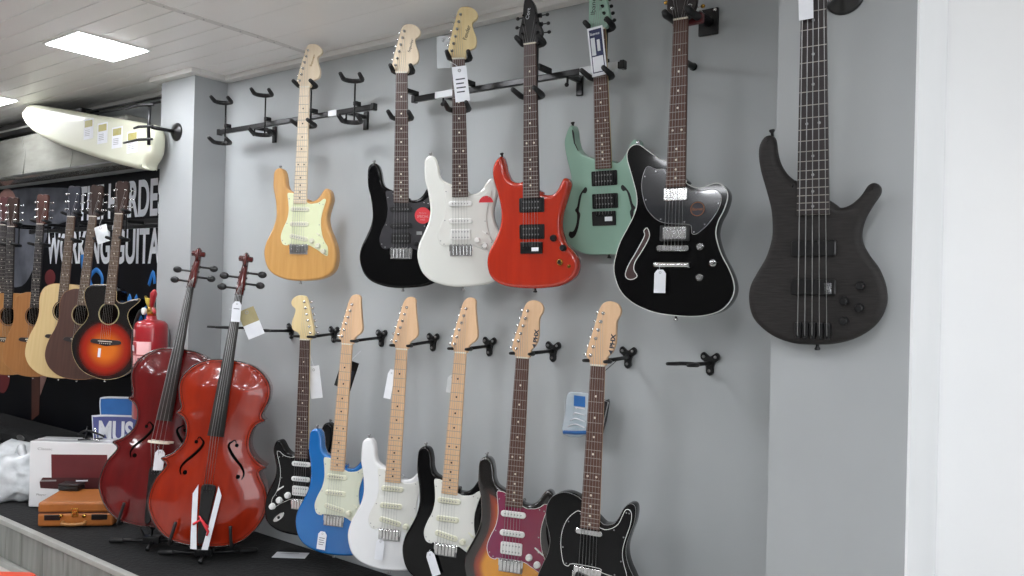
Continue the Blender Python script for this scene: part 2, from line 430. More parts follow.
STRAT = [(-0.5, -13.6), (4.4, -13.4), (9.2, -12.7), (13.0, -11.1), (15.2, -9.0), (16.0, -6.6), (16.3, -3.6), (15.8, 0.1), (14.3, 4.1), (12.7, 7.2), (11.7, 10.3), (11.6, 13.0), (12.3, 16.1), (13.1, 19.3), (12.7, 21.9), (11.7, 23.6), (10.4, 23.9), (9.2, 22.8), (7.8, 20.6), (6.2, 19.2), (4.5, 18.7), (2.8, 18.9), (2.7, 19.5), (-2.8, 22.0), (-4.9, 22.9), (-6.4, 23.9), (-7.3, 25.9), (-7.7, 28.6), (-8.5, 31.1), (-9.8, 32.2), (-11.4, 32.0), (-12.6, 30.5), (-12.8, 27.3), (-12.6, 23.6), (-11.7, 20.0), (-11.1, 16.4), (-10.9, 12.7), (-11.6, 9.1), (-13.2, 5.4), (-14.9, 1.8), (-15.7, -1.9), (-15.2, -5.5), (-13.7, -8.9), (-10.9, -11.4), (-6.9, -12.9), (-3.4, -13.5)]
RED = [(-0.3, -13.5), (4.6, -13.2), (9.1, -12.6), (12.6, -11.1), (14.8, -9.0), (15.6, -6.1), (15.1, -3.6), (13.3, -1.1), (11.3, 0.9), (10.2, 3.4), (9.6, 6.4), (9.8, 9.7), (10.7, 12.9), (11.7, 15.8), (12.6, 18.6), (12.8, 20.3), (12.1, 21.6), (10.8, 21.7), (9.9, 20.4), (8.8, 18.4), (7.3, 17.0), (5.3, 16.7), (3.2, 17.2), (2.8, 18), (-3.0, 21.2), (-4.6, 21.1), (-6.5, 21.3), (-8.3, 22.4), (-9.7, 25.0), (-10.4, 28.0), (-11.3, 30.0), (-12.6, 29.4), (-14.1, 27.4), (-14.6, 24.9), (-13.9, 21.4), (-12.7, 17.9), (-11.8, 14.1), (-11.5, 10.2), (-12.2, 6.4), (-13.8, 3.0), (-15.8, -0.4), (-16.8, -3.4), (-16.8, -6.5), (-15.7, -9.5), (-13.3, -11.6), (-9.6, -12.9), (-4.9, -13.4)]
MINT = [(-0.3, -12.7), (-6.3, -12.6), (-9.9, -11.7), (-12.8, -9.9), (-15.1, -7.7), (-16.3, -4.7), (-16.5, -1.3), (-16.0, 2.6), (-14.5, 6.3), (-12.8, 9.2), (-11.9, 12.1), (-12.3, 15.1), (-13.1, 18.5), (-13.7, 21.9), (-13.8, 24.4), (-13.0, 26.8), (-11.9, 28.8), (-11.0, 29.2), (-10.4, 27.8), (-10.1, 24.9), (-9.2, 21.5), (-7.2, 19.4), (-4.0, 18.2), (-2.6, 18), (2.6, 16.9), (4.2, 16.1), (6.0, 16.9), (7.6, 19.0), (9, 21.5), (10.3, 22.8), (11.6, 22.2), (12, 20), (11.6, 16), (11.3, 12.5), (12.2, 9.2), (14, 6.3), (15.4, 2.6), (15.9, -1.3), (15.6, -4.7), (14.4, -7.7), (12.2, -9.9), (9.3, -11.7), (5.7, -12.6)]
OFFSET = [(0.3, -18.9), (5.2, -19.0), (9.6, -18.5), (13.5, -17.1), (16.0, -14.7), (17.2, -11.7), (16.9, -8.7), (15.5, -5.3), (13.6, -1.9), (12.3, 1.5), (11.7, 4.5), (12.3, 7.5), (13.7, 10.4), (14.6, 13.4), (14.5, 15.5), (13.3, 17.3), (11.6, 18.1), (9.4, 17.7), (7.2, 17.0), (5.0, 17.3), (2.8, 18.6), (2.7, 19.4), (-2.8, 24.6), (-3.4, 25.2), (-5.3, 25.8), (-7.3, 27.3), (-9.2, 28.7), (-11.7, 30.4), (-13.8, 30.2), (-15.2, 28.7), (-15.3, 26.4), (-14.3, 23.2), (-13.2, 19.9), (-12.1, 16.2), (-11.8, 13.0), (-12.6, 9.9), (-14.4, 6.3), (-16.6, 2.2), (-17.9, -1.9), (-18.4, -5.6), (-17.6, -9.3), (-15.6, -12.9), (-12.1, -15.7), (-7.7, -17.6), (-3.9, -18.5)]
BASS = [(0.4, -4.4), (4.2, -4.0), (8.0, -2.8), (11.2, -0.8), (13.4, 1.8), (14.6, 5.3), (14.4, 8.7), (13.1, 12.5), (11.1, 15.5), (9.8, 18.1), (9.6, 20.7), (10.4, 23.7), (12.0, 26.6), (13.2, 28.6), (13.2, 30.1), (12.1, 31.0), (10.8, 30.5), (9.4, 28.4), (7.4, 26.6), (5.3, 26.0), (3.6, 27.2), (-3.4, 32.0), (-4.7, 32.6), (-6.3, 34.1), (-7.7, 36.5), (-8.4, 39.2), (-8.8, 42.0), (-9.7, 43.0), (-11.1, 42.7), (-12.2, 40.9), (-12.4, 38.2), (-11.8, 34.5), (-10.6, 30.3), (-9.6, 26.2), (-9.3, 22.5), (-9.5, 19.3), (-10.8, 15.2), (-12.7, 11.9), (-14.3, 8.7), (-14.7, 5.4), (-13.9, 1.6), (-11.7, -1.1), (-8.5, -3.2), (-4.4, -4.4)]
TELE = [(-2.9, 26.2), (-5.0, 27.3), (-7.6, 27.8), (-10.2, 27.2), (-12.3, 25.7), (-13.5, 23.5), (-13.9, 20.9), (-13.6, 18.4), (-12.6, 15.5), (-12.1, 13.1), (-12.6, 9.5), (-13.9, 6.3), (-15.3, 2.7), (-16.2, -1.5), (-15.9, -5.5), (-14, -9), (-10.6, -11.6), (-5.5, -12.9), (0, -13.2), (5.5, -12.9), (10.6, -11.6), (14, -9), (15.9, -5.5), (16.1, -1.5), (15.2, 3), (13.2, 7.4), (11.8, 9.9), (10.9, 12.6), (10.8, 15.5), (11.6, 18.6), (12.7, 22.1), (13.0, 25.1), (12.5, 26.9), (10.9, 27.1), (9.3, 25.5), (8.1, 22.9), (6.7, 21.0), (4.7, 20.4), (2.9, 21.0)]
SGUARD = [(-2.7, 21.5), (-4.6, 22.0), (-5.9, 21.6), (-5.4, 18.2), (-5.1, 14.6), (-5.7, 10.9), (-7.1, 7.8), (-8.1, 4.6), (-7.8, 2.3), (-6.8, 0.9), (-5.0, 0.6), (-4.3, 1.0), (3.5, 1.0), (6.4, -0.1), (8.9, -1.4), (11.3, -3.0), (12.5, -3.3), (12.8, -1.8), (12.5, 0.4), (11.3, 2.2), (10.2, 4.4), (9.5, 7.1), (9.2, 10.2), (9.4, 12.9), (10.2, 16.1), (11, 19.2), (9.9, 19.6), (8.1, 18.3), (5.7, 17.7), (3.1, 18)]
H_FENDER = [(-2.1, 0), (-2.5, 1.1), (-3.5, 2.0), (-3.6, 3.4), (-2.5, 8), (-1.1, 13), (.0, 16.4), (1.3, 17.5), (4, 17.4), (6, 16.2), (6.8, 14.6), (6.3, 13.2), (4.9, 12), (5.1, 10), (6.1, 7.3), (6.2, 4.8), (5.4, 3.4), (3.6, 2.7), (2.6, 1.6), (2.1, 0)]
H_GENERIC = [(-2.1, 0), (-2.7, 1.1), (-3.6, 2.0), (-3.5, 3.4), (-2.6, 8), (-1.7, 12), (-.7, 16.4), (.5, 18.4), (2.5, 18.9), (3.9, 18), (4.1, 15.8), (4.8, 11.3), (5.6, 6.4), (5.0, 4.4), (3.2, 2.9), (2.4, 1.5), (2.1, 0)]
H_PHX = [(-2.1, 0), (-2.7, 1.1), (-3.7, 2.4), (-3.6, 4.0), (-2.8, 7.2), (-1.5, 12), (-.5, 16), (.7, 17.9), (2.8, 18.5), (4.9, 17.8), (5.9, 16.2), (5.7, 14.6), (4.9, 13), (4.8, 10.5), (4.9, 7), (4.1, 4.2), (2.8, 2.7), (2.3, 1.3), (2.1, 0)]
H_ARROW = [(-2.1, 0), (-3.0, .9), (-4.0, 2.4), (-4.1, 4), (-3.4, 6.5), (-2.7, 9.2), (-2.4, 12.3), (-1.9, 14.4), (-1.1, 15.2), (0, 14.3), (1.4, 12.3), (2.1, 9.4), (2.8, 6.5), (4.0, 4), (4.0, 2.4), (3.0, .9), (2.1, 0)]
H_MINT = [(-2.1, 0), (-3.1, 1.2), (-3.6, 3), (-3.4, 7), (-3.2, 11), (-3.4, 14), (-1.5, 15.6), (1.2, 15.2), (2.0, 13), (2.7, 9), (3.5, 4.5), (3.6, 2.2), (2.9, 1), (2.1, 0)]
H_OPEN = [(-2.1, 0), (-3.2, 1.6), (-4.3, 3.6), (-4.2, 7), (-3.5, 11), (-3.2, 15), (0, 14.2), (3.2, 15), (3.5, 11), (4.2, 7), (4.3, 3.6), (3.2, 1.6), (2.1, 0)]
H_SLAB = [(-2.2, 0), (-2.9, 1.2), (-3.4, 3), (-3.5, 8), (-3.6, 13), (-3.2, 16.2), (-1.4, 16.8), (0, 16.2), (1.4, 16.8), (3.2, 16.2), (3.6, 13), (3.5, 8), (3.4, 3), (2.9, 1.2), (2.2, 0)]
H_BASS = [(-2.4, 0), (-3.6, 1.8), (-4.4, 4), (-4.0, 8), (-3.4, 12), (-2.0, 15), (0, 15.8), (2.4, 14.5), (3.6, 11), (4.2, 7), (4.2, 4), (3.4, 1.6), (2.4, 0)]

class Guitar:
    def __init__(g, name, label, cat, N, B, yaw, ybot, L=64.8, flip=False, group=None):
        g.root = root(name, gmatrix(N, B, yaw, ybot), label, cat, group)
        g.off = (0, -ybot, 0); g.L = L; g.fl = -1 if flip else 1; g.N, g.B, g.yaw = N, B, yaw
    def mb(g): return MB(.01, g.off)
    def F(g, o): return mirror(o) if g.fl < 0 else list(o)
    def put(g, x, y, z=0, rz=0):     # world matrix of a spot on the guitar (cm)
        return g.root.matrix_basis @ Matrix.Translation(Vector((x*g.fl, y+g.off[1], z))*.01) @ Matrix.Rotation(rz, 4, 'Z')
    def body(g, out, m, zf=-1.3, th=4.4, r=.9, burst=None, k=4, step=.8, rb=None, arch=None):
        g.zf = zf; g.out = smooth(g.F(out), k)
        g.b = solid('body', g.out, zf, th, r, m, g.root, .01, g.off, burst=burst, step=step, rb=rb, arch=arch)
        return g.b
    def binding(g, m, r=.22, parent=None):
        o = inset(ccw(g.out), .12)
        g.mb().tube([(p[0], p[1], g.zf-.12) for p in o], r, 6, True).build('binding', m, parent or g.b)
    def button(g, x, y, m, ax=(0, -1)):
        b = g.mb(); p = Vector((x*g.fl, y, g.zf-2.2)); d = Vector((ax[0]*g.fl, ax[1], 0)).normalized()
        b.tube([p-d*.3, p+d*.5, p+d*1.0, p+d*1.3], [.35, .35, .7, .6], 10); b.build('strap_button', m, g.root)
    def neck(g, m_neck, m_fb, end, w0=4.2, w1=5.6, heel=13, dots='white', nfret=22, zt=-.35, tb=1.9, sideline=False, double=True):
        L = g.L; g.w0, g.w1 = w0, w1; g.end = end
        wd = lambda y: (w0+(w1-w0)*(L-y)/(L-end))/2
        b = g.mb(); V = []; F = []; ys = [end-heel*.0-0.0, end+2, (end+L)/2, L-4, L+.2]; K = 8
        for j, y in enumerate(ys):
            h = wd(y); dd = tb + (1.0 if j == 0 else .25 if j == 1 else 0)
            for i in range(K+1):
                a = PI*i/K; V.append((h*math.cos(a), y, zt-.62-dd*math.sin(a)**.8))
        for j in range(len(ys)-1):
            for i in range(K): F.append((j*(K+1)+i, j*(K+1)+i+1, (j+1)*(K+1)+i+1, (j+1)*(K+1)+i))
            F.append((j*(K+1)+K, j*(K+1), (j+1)*(K+1), (j+1)*(K+1)+K))
        F.append(tuple(range(K+1))); F.append(tuple((len(ys)-1)*(K+1)+i for i in range(K+1))[::-1])
        b.add(V, F); g.nk = b.build('neck', m_neck, g.root)
        b = g.mb(); h0, h1 = wd(L), wd(end)
        b.plate([(-h1, end), (h1, end), (h0, L), (-h0, L)], zt-.6, zt, .1)
        g.fb = b.build('fretboard', m_fb, g.root)
        for n in range(1, nfret+1):
            y = L*2**(-n/12)
            if y < end+.3: break
            h = wd(y)-.05; b = g.mb(); b.box(-h, h, y-.09, y+.09, zt-.02, zt+.06); b.build('fret', M['fret'], g.fb)
        for n in (3, 5, 7, 9, 12, 15, 17, 19, 21):
            y = L*(2**(-n/12)+2**(-(n-1)/12))/2
            if y < end+.6: continue
            for x in ((-1.3, 1.3) if n == 12 else (0,)): b = g.mb(); b.disc((x, y), .33, zt, zt+.03, 12); b.build('inlay', {'white': M['bone'], 'dim': M['steel'], 'black': M['ebony']}[dots], g.fb)
        g.mb().box(-h0, h0, L-.1, L+.4, zt-.6, zt+.25, .08).build('nut', M['bone'], g.nk)
    def head(g, out, m, posts, btn, m_t, th=1.4, zh=-1.0, two=False, tm=None, tip=0):
        o = smooth(g.F(out), 4); o = [(x, y+g.L+.2) for x, y in o]
        b = g.mb(); b.plate(o, zh-th, zh, .15); h = b.build('headstock', m, g.root); g.posts = []
        for (px, py, side) in posts:
            px *= g.fl; side_ = side*g.fl; y = py+g.L
            t = g.mb(); t.cyl((px, y, zh), (px, y, zh+.25), .5, 12); t.cyl((px, y, zh+.2), (px, y, zh+1.1), .28, 10)
            ex = px+side_*btn
            t.cyl((px, y, zh-th-.35), (ex, y, zh-th-.35), .2, 8); t.box(min(px, px+side_*.9)-.3, max(px, px+side_*.9)+.3, y-.7, y+.7, zh-th-.7, zh-th-.02, .15)
            t.build('tuner', m_t, h)
            q = g.mb(); q.lathe([(.12, -.12), (.5, -.1), (.62, 0), (.5, .1), (.12, .12)], (0, 0, 0), 12)
            bb = g.mb(); bb.ball((ex+side_*.5, y, zh-th-.35), .75, 10, (.95, .8, .42)); bb.build('tuner_button', tm or m_t, h)
            g.posts.append((px, y, zh+.6))
        g.hd = h
        return h
    def strings(g, n=6, sp0=3.5, sp1=5.2, r=.05, y0=0, z0=0, m=None, rs=None):
        for i in range(n):
            t = i/(n-1)-.5; b = g.mb(); p = [(t*sp1*1, y0, z0-.25), (t*sp1, y0+.35, z0+.02), (t*sp0, g.L+.2, -.02)]
            if g.posts:
                ps = sorted(g.posts, key=lambda q: q[1]); 
                if len(g.posts) == n:
                    onside = all((q[0] < 0) == (g.posts[0][0] < 0) or abs(q[0]) < 3 for q in g.posts)
                    if g.inline: q = ps[i if g.fl*g.inl > 0 else n-1-i]
                    else:
                        L_ = sorted([q for q in g.posts if q[0] < 0], key=lambda q: q[1]); R_ = sorted([q for q in g.posts if q[0] >= 0], key=lambda q: q[1])
                        q = L_[i] if i < len(L_) else R_[n-1-i]
                    p.append(q)
            rr = (rs[i] if rs else r*(1.25-.1*i if g.fl > 0 else .75+.1*i))
            b.tube(p, rr, 5); b.build('string', m or M['steel'], g.root)
    inline = True; inl = 1
    def single(g, y, m, ang=0, x=0, parent=None, poles=True, z=None):
        z = g.zf+.25 if z is None else z; o = rotp(rrect(-4.1+x, 4.1+x, y-.95, y+.95, .9), (x, y), math.radians(ang)*g.fl)
        b = g.mb(); b.plate(o, z-.1, z+.55, .2); p = b.build('pickup', m, parent or g.root)
        if poles:
            q = g.mb()
            for i in range(6):
                c = rotp([(x-2.6+1.04*i, y)], (x, y), math.radians(ang)*g.fl)[0]; q.disc(c, .24, z+.5, z+.66, 8)
            q.build('pole_pieces', M['steel'], p)
    def hum(g, y, m, x=0, w_=7.0, h=3.8, parent=None, poles='double', ring=None, z=None, plain=False):
        z = g.zf+.25 if z is None else z
        par = parent or g.root
        if ring:
            r = g.mb().plate(rrect(x-w_/2-.9, x+w_/2+.9, y-h/2-.45, y+h/2+.45, .4), z-.25, z+.15, .1).build('pickup_ring', ring, par)
        p = g.mb().plate(rrect(x-w_/2, x+w_/2, y-h/2, y+h/2, .5), z-.1, z+.6, .2).build('pickup', m, par)
        q = g.mb()
        for i in range(6):
            for yy in ((y-h*.25, y+h*.25) if poles == 'double' else (y+h*.28,)):
                q.disc((x-2.6+1.04*i, yy), .26, z+.55, z+.7, 8)
        if poles: q.build('pole_pieces', M['steel'], p)
    def knob(g, x, y, m, r=.95, h=1.3, parent=None, z=None):
        z = g.zf+.2 if z is None else z; b = g.mb(); b.disc((x*g.fl, y), r, z, z+h, 18, .2); b.disc((x*g.fl, y), r*1.15, z-.05, z+.25, 18)
        b.build('knob', m, parent or g.root)
    def switch(g, x, y, m, parent=None, ang=35):
        b = g.mb(); c = (x*g.fl, y); o = rotp(rrect(c[0]-1.8, c[0]+1.8, y-.25, y+.25, .2), c, math.radians(-ang)*g.fl); b.plate(o, g.zf+.2, g.zf+.3)
        b.tube([(c[0], y, g.zf+.2), (c[0]+.2, y+.2, g.zf+1.4)], [.22, .35], 8); b.build('selector_switch', m, parent or g.root)
    def guard(g, out, m, k=3, screws=True, z=.25, bev=.12, edge=None):
        o = smooth(g.F(out), k); b = g.mb(); b.plate(o, g.zf-.05, g.zf+z, bev); p = b.build('pickguard', m, g.root)
        if screws:
            q = inset(ccw(o), .65); n = len(q)
            for i in range(11): c = q[int(i*n/11)]; s_ = g.mb(); s_.disc(c, .22, g.zf+z-.03, g.zf+z+.05, 8); s_.build('screw', M['steel'], p)
        if edge: g.mb().tube([(a[0], a[1], g.zf+z-.03) for a in inset(ccw(o), .02)], .09, 5, True).build('edge_line', edge, p)
        return p
    def trem(g, m=None, arm=False, mark=False):
        m = m or M['chrome']; p = g.mb().box(-4.1, 4.1, -1.2, 1.0, g.zf-.05, g.zf+.35, .1).build('bridge', m, g.root)
        b = g.mb()
        for i in range(6): x = -3.0+1.2*i; b.box(x-.5, x+.5, -2.6, .8, g.zf+.3, g.zf+.95, .12)
        b.build('saddles', m, p)
        b = g.mb()
        for i in range(6): b.disc((-3.4+1.36*i, 1.0), .32, g.zf+.2, g.zf+.6, 10)
        b.build('bridge_screws', M['steel'], p)
        g.mb().box(-3.9, 3.9, -2.9, -1.1, g.zf, g.zf+.35, .1).build('bridge_cover', M['steel'], p)
        if arm: g.mb().tube([(3.6*g.fl, -.5, g.zf+.6), (4.2*g.fl, 1.5, g.zf+1.8), (4.6*g.fl, 5, g.zf+3), (4.0*g.fl, 14, g.zf+3.2)], .25, 8).build('tremolo_arm', m, p)
    def jack(g, x, y, a, m):
        o = oval(x*g.fl, y, 3.0, 1.15, 20, math.radians(a)*g.fl); b = g.mb(); b.plate(o, g.zf, g.zf+.25, .15); b.build('jack_plate', m, g.root)
        b = g.mb(); b.disc((x*g.fl, y), .55, g.zf+.2, g.zf+.45, 12); b.build('jack_socket', M['black_metal'], g.root)

POSE = {
'natural': ((-2.569, 2.069, 2.153), (-2.569, 2.058, 1.505)), 'black': ((-2.022, 2.066, 2.133), (-2.022, 2.085, 1.485)),
'white': ((-1.751, 2.063, 2.140), (-1.751, 2.100, 1.494)), 'red': ((-1.447, 2.051, 2.139), (-1.447, 2.087, 1.492)),
'mint': ((-1.239, 2.126, 2.169), (-1.239, 2.192, 1.598)), 'jm': ((-0.936, 2.061, 2.128), (-0.936, 2.051, 1.480)),
'lefty': ((-2.511, 2.056, 1.133), (-2.511, 2.052, 0.485)), 'blue': ((-2.244, 2.036, 1.132), (-2.244, 1.991, 0.486)),
'white2': ((-1.974, 2.051, 1.130), (-1.974, 2.012, 0.483)), 'black2': ((-1.706, 2.056, 1.135), (-1.706, 2.003, 0.489)),
'sun': ((-1.449, 2.057, 1.136), (-1.449, 2.019, 0.489)), 'tele': ((-1.124, 1.970, 1.141), (-1.124, 1.937, 0.494)),
'aco': ((-3.962, 2.047, 1.689), (-3.962, 1.998, 1.043)), 'cream': ((-4.423, 2.027, 1.690), (-4.423, 1.984, 1.043)),
'mahog': ((-4.215, 2.042, 1.697), (-4.215, 1.984, 1.039)), 'nataco': ((-4.733, 2.005, 1.657), (-4.733, 1.981, 1.009)),
'leftaco': ((-4.998, 1.962, 1.653), (-4.998, 1.957, 0.998)), 'edgeaco': ((-5.17, 1.99, 1.66), (-5.17, 1.98, 1.015)),
'cello1': ((-2.875, 2.005, 1.300), (-2.885, 1.867, 0.279)), 'cello2': ((-3.205, 1.985, 1.322), (-3.190, 1.815, 0.31)),
}
bz = 12.6*2.54
BASSN, BASSB = (-.486, 1.738, 2.152), (-.486, 1.800, 1.288)
SIX = [(-2.3+.62*i, 2.9+2.45*i, -1) for i in range(6)]
SIXR = [(2.3-.45*i, 2.6+2.2*i, 1) for i in range(6)]
TRI = [(-2.7, 3.6, -1), (-2.4, 6.4, -1), (-2.1, 9.2, -1), (2.7, 3.6, 1), (2.4, 6.4, 1), (2.1, 9.2, 1)]
ACO = [(-2.4, 4.0, -1), (-2.4, 8.2, -1), (-2.5, 12.4, -1), (2.4, 4.0, 1), (2.4, 8.2, 1), (2.5, 12.4, 1)]

def strat(key, label, yaw, mbody, mneck, mfb, dots, mguard, layout, head=H_FENDER, flip=False, pk=None, kn=None, burst=None, arm=True, jk=True, switch=None, edge=None, group=None, btn=1.6):
    arm = False; jk = False
    g = Guitar('electric_guitar', label, 'guitar', *POSE[key], yaw, -13.6, flip=flip, group=group)
    g.body(STRAT, mbody, burst=burst)
    g.neck(mneck, mfb, 17.6, dots=dots)
    g.head(head, mneck, SIX, btn, M['chrome'])
    pg = g.guard(SGUARD, mguard, edge=edge)
    pk = pk or M['white_plastic']; kn = kn or pk
    for i, kd in enumerate(layout):
        y = (15.3, 9.3, 3.8)[i]
        if kd == 's': g.single(y, pk, 0 if i < 2 else -11, parent=pg, x=0 if i < 2 else 0)
        else: g.hum(4.6, pk, parent=pg, plain=True)
    for kx, ky in (((5.5, 2.4), (9.2, .1), (12.2, -2.6)) if flip else ((5.9, 2.6), (8.6, .7), (11.0, -1.5))): g.knob(kx, ky, kn, parent=pg, r=1.15 if flip else .95)
    g.switch(9.0, 4.8, switch or kn, pg)
    g.trem(arm=arm)
    if jk: g.jack(12.6, -5.2, 40, M['chrome'])
    g.button(.2, -13.6, M['steel']); g.button(-10.6, 32.1, M['steel'], (-.2, 1))
    g.strings()
    return g

G = {}
def lerp(a, b, t): t = max(0, min(1, t)); t = t*t*(3-2*t); return tuple(a[i]+(b[i]-a[i])*t for i in range(4))
def burst3(d, p):
    blk, redc, yel = rgb('0c0706'), rgb('8a2c0c'), rgb('d08a1e')
    return lerp(blk, redc, (d-2.6)/2.2) if d < 4.8 else lerp(redc, yel, (d-4.8)/2.2)
def burst_aco(d, p):
    blk, redc, org = rgb('0b0706'), rgb('9a200e'), rgb('d8701c')
    y = p[1]; q = math.hypot(p[0]/15.5, (y+3.5)/14.0)
    return lerp(org, redc, (q-.25)/.5) if q < .75 else lerp(redc, blk, (q-.75)/.3)
def jm_burst(d, p): return rgb('0a0a0d')

# ---- upper row
def upper_row():
    g = G['natural'] = strat('natural', 'honey natural wood electric guitar with pale mint pickguard hung highest at left', 24, M['natural'], M['pale_maple'], M['pale_maple'], 'black', M['mintguard'], 'sss', pk=M['cream_plastic'], head=H_FENDER)
    text('headstock_logo', 'Squier', .012, M['gold'], g.hd, Matrix.Translation((.028, .01*(64.8+13.6+8.4), -.0098)) @ Matrix.Rotation(math.radians(72), 4, 'Z'), .05)
    g = G['black'] = strat('black', 'gloss black electric guitar with round red sticker on its dark pickguard, upper row', 32, M['gloss_black'], M['pale_maple'], M['rosewood'], 'white', M['greyguard'], 'ssh', pk=M['black_plastic'], arm=False)
    sy = -g.off[1]
    st = g.mb(); st.disc((8.0, 13.0), 3.0, g.zf+.26, g.zf+.3, 32); s_ = st.build('sticker', M['red'], g.root, 'round red sticker')
    for i, (tx, hh, ww) in enumerate((('Factory', .6, 2.6), ('SPECIAL', .9, 4.2), ('HSS', .6, 1.6))):
        text('sticker_text', tx, hh*.01, M['pink'], s_, Matrix.Translation(((8.0-ww/2)*.01, (13.9-1.2*i-hh/2+13.6)*.01, (g.zf+.31)*.01)), ww*.01, .0002)
    g.mb().box(5.7, 7.7, 6.0, 7.2, g.zf+.26, g.zf+.3).build('small_label', M['steel'], g.root)
    text('headstock_logo', 'Squier', .012, M['ink'], g.hd, Matrix.Translation((.032, .01*(64.8+13.6+7.4), -.0098)) @ Matrix.Rotation(math.radians(75), 4, 'Z'), .05)
    g = G['white'] = strat('white', 'gloss white electric guitar with half red sticker on its white pickguard, upper row', 30, M['gloss_white'], M['maple'], M['rosewood'], 'white', M['whiteguard'], 'ssh', pk=M['white_plastic'], arm=False)
    st = g.mb(); o = [(9.0+2.6*math.cos(math.radians(a)), 15.0+2.9*math.sin(math.radians(a))) for a in range(12, 169, 12)]
    st.plate(o, g.zf+.25, g.zf+.3); st.build('sticker', M['red'], g.root, 'half round red sticker')
    text('headstock_logo', 'Fender', .014, M['ink'], g.hd, Matrix.Translation((.028, .01*(64.8+13.6+6.4), -.0098)) @ Matrix.Rotation(math.radians(72), 4, 'Z'), .05)
    # red double-cut guitar
    g = G['red'] = Guitar('electric_guitar', 'glossy cherry orange-red electric guitar with two black pickups and black arrow headstock', 'guitar', *POSE['red'], 10, -13.5)
    g.body(RED, M['gloss_red'], r=1.2); g.neck(M['ebony'], M['rosewood'], 15.8, nfret=24)
    g.head(H_ARROW, M['black_plastic'], TRI, 2.6, M['black_metal']); g.inline = False
    g.hum(13.6, M['black_plastic'], ring=M['black_metal']); g.hum(5.0, M['black_plastic'], ring=M['black_metal'])
    b = g.mb().box(-4.0, 3.8, -2.1, 1.7, g.zf, g.zf+.7, .2).build('bridge', M['black_metal'], g.root)
    s_ = g.mb()
    for i in range(6): s_.box(-3.0+1.1*i, -2.1+1.1*i, -.6, 1.4, g.zf+.7, g.zf+1.15, .1)
    s_.build('saddles', M['black_plastic'], b)
    g.mb().box(.3, 2.8, -1.3, -.1, g.zf+1.16, g.zf+1.2).build('barcode_sticker', M['paper'], g.root, 'small white sticker')
    g.knob(7.7, 2.8, M['black_plastic']); g.knob(11.0, -.4, M['black_plastic'])
    g.knob(9.8, -4.9, M['gold'], r=.9, h=.5); g.mb().disc((9.8, -4.9), .6, g.zf+.6, g.zf+.85, 14).build('knob_cap', M['black_metal'], g.root)
    g.knob(12.9, -6.2, M['gold'], r=.5, h=.5)
    g.button(0, -13.5, M['black_metal']); g.button(-11.6, 30.0, M['black_metal'], (-.2, 1)); g.strings(z0=-.1)
    text('headstock_logo', 'Cort', .012, M['paper'], g.hd, Matrix.Translation((-.005, .01*(64.8+13.5+8), -.0098)) @ Matrix.Rotation(math.radians(80), 4, 'Z'), .035)
    # mint guitar
    g = G['mint'] = Guitar('electric_guitar', 'pale mint green electric guitar with two painted f-holes, behind the red one', 'guitar', *POSE['mint'], 5, -12.7, L=57.5)
    g.body(MINT, M['mint'], r=.4); g.neck(M['maple'], M['redwood'], 14.6, nfret=24); g.inl = -1
    g.head(H_MINT, M['mint'], SIXR, 1.6, M['black_metal'])
    for y in (11.6, 4.4): g.hum(y, M['black_plastic'], ring=M['black_metal'])
    b = g.mb().box(-4.6, 3.6, -3.4, 1.2, g.zf, g.zf+.6, .3).build('bridge', M['black_metal'], g.root)
    s_ = g.mb()
    for i in range(6): s_.box(-3.3+1.1*i, -2.4+1.1*i, -.4, 1.0, g.zf+.6, g.zf+1.1, .1)
    s_.build('saddles', M['black_plastic'], b)
    g.mb().box(0, 2.6, -2.0, -.6, g.zf+.75, g.zf+.8).build('barcode_sticker', M['paper'], g.root, 'small white sticker')
    fh = [(-7.3, 8.9), (-9.2, 6.5), (-10.1, 3.2), (-11.0, 1.9), (-10.3, 0.6), (-10.5, -1.9), (-11.4, -4.2), (-12.2, -5.0), (-13.3, -5.0), (-13.7, -6.2), (-12.7, -7.2), (-11.3, -6.4), (-10.1, -4.0), (-9.5, -1.5), (-9.1, 0.6), (-9.6, 1.6), (-9.3, 3.1), (-8.6, 6.0), (-8.0, 7.3), (-7.0, 7.2), (-6.3, 8.1), (-6.5, 9.0)]
    for s_ in (1, -1):
        o = smooth([(x*s_*.98+(0 if s_ > 0 else -.6), y) for x, y in fh], 3)
        g.mb().plate(o, g.zf-.02, g.zf+.05).build('f_hole', M['black_plastic'], g.root)
    g.mb().tube([(-11.0, 28.6, g.zf-.35), (-10.6, 26.8, g.zf-.15), (-10.2, 23.5, g.zf-.15), (-8.9, 20.8, g.zf-.15)], [.25, .35, .25, .1], 6).build('horn_edge_line', M['black_plastic'], g.root)
    g.button(-.2, -12.7, M['black_metal']); g.button(-11.5, 29.2, M['black_metal'], (-.1, 1)); g.strings(z0=-.1)
    text('headstock_logo', 'Ibanez', .016, M['black_plastic'], g.hd, Matrix.Translation((-.012, .01*(57.5+12.7+5), -.0098)) @ Matrix.Rotation(math.radians(85), 4, 'Z'), .06)
    # black offset guitar with f-hole and white edge
    g = G['jm'] = Guitar('electric_guitar', 'black offset-waist electric guitar with white edging, silver pickups and one reddish f-hole', 'guitar', *POSE['jm'], 5, -19)
    g.body(OFFSET, M['gloss_black'], r=.25); g.binding(M['white_plastic'], .16)
    g.neck(M['redwood'], M['redwood'], 17.4, nfret=22); g.inline = False
    g.head(H_OPEN, M['ebony'], TRI, 2.4, M['chrome'], tm=M['gold'])
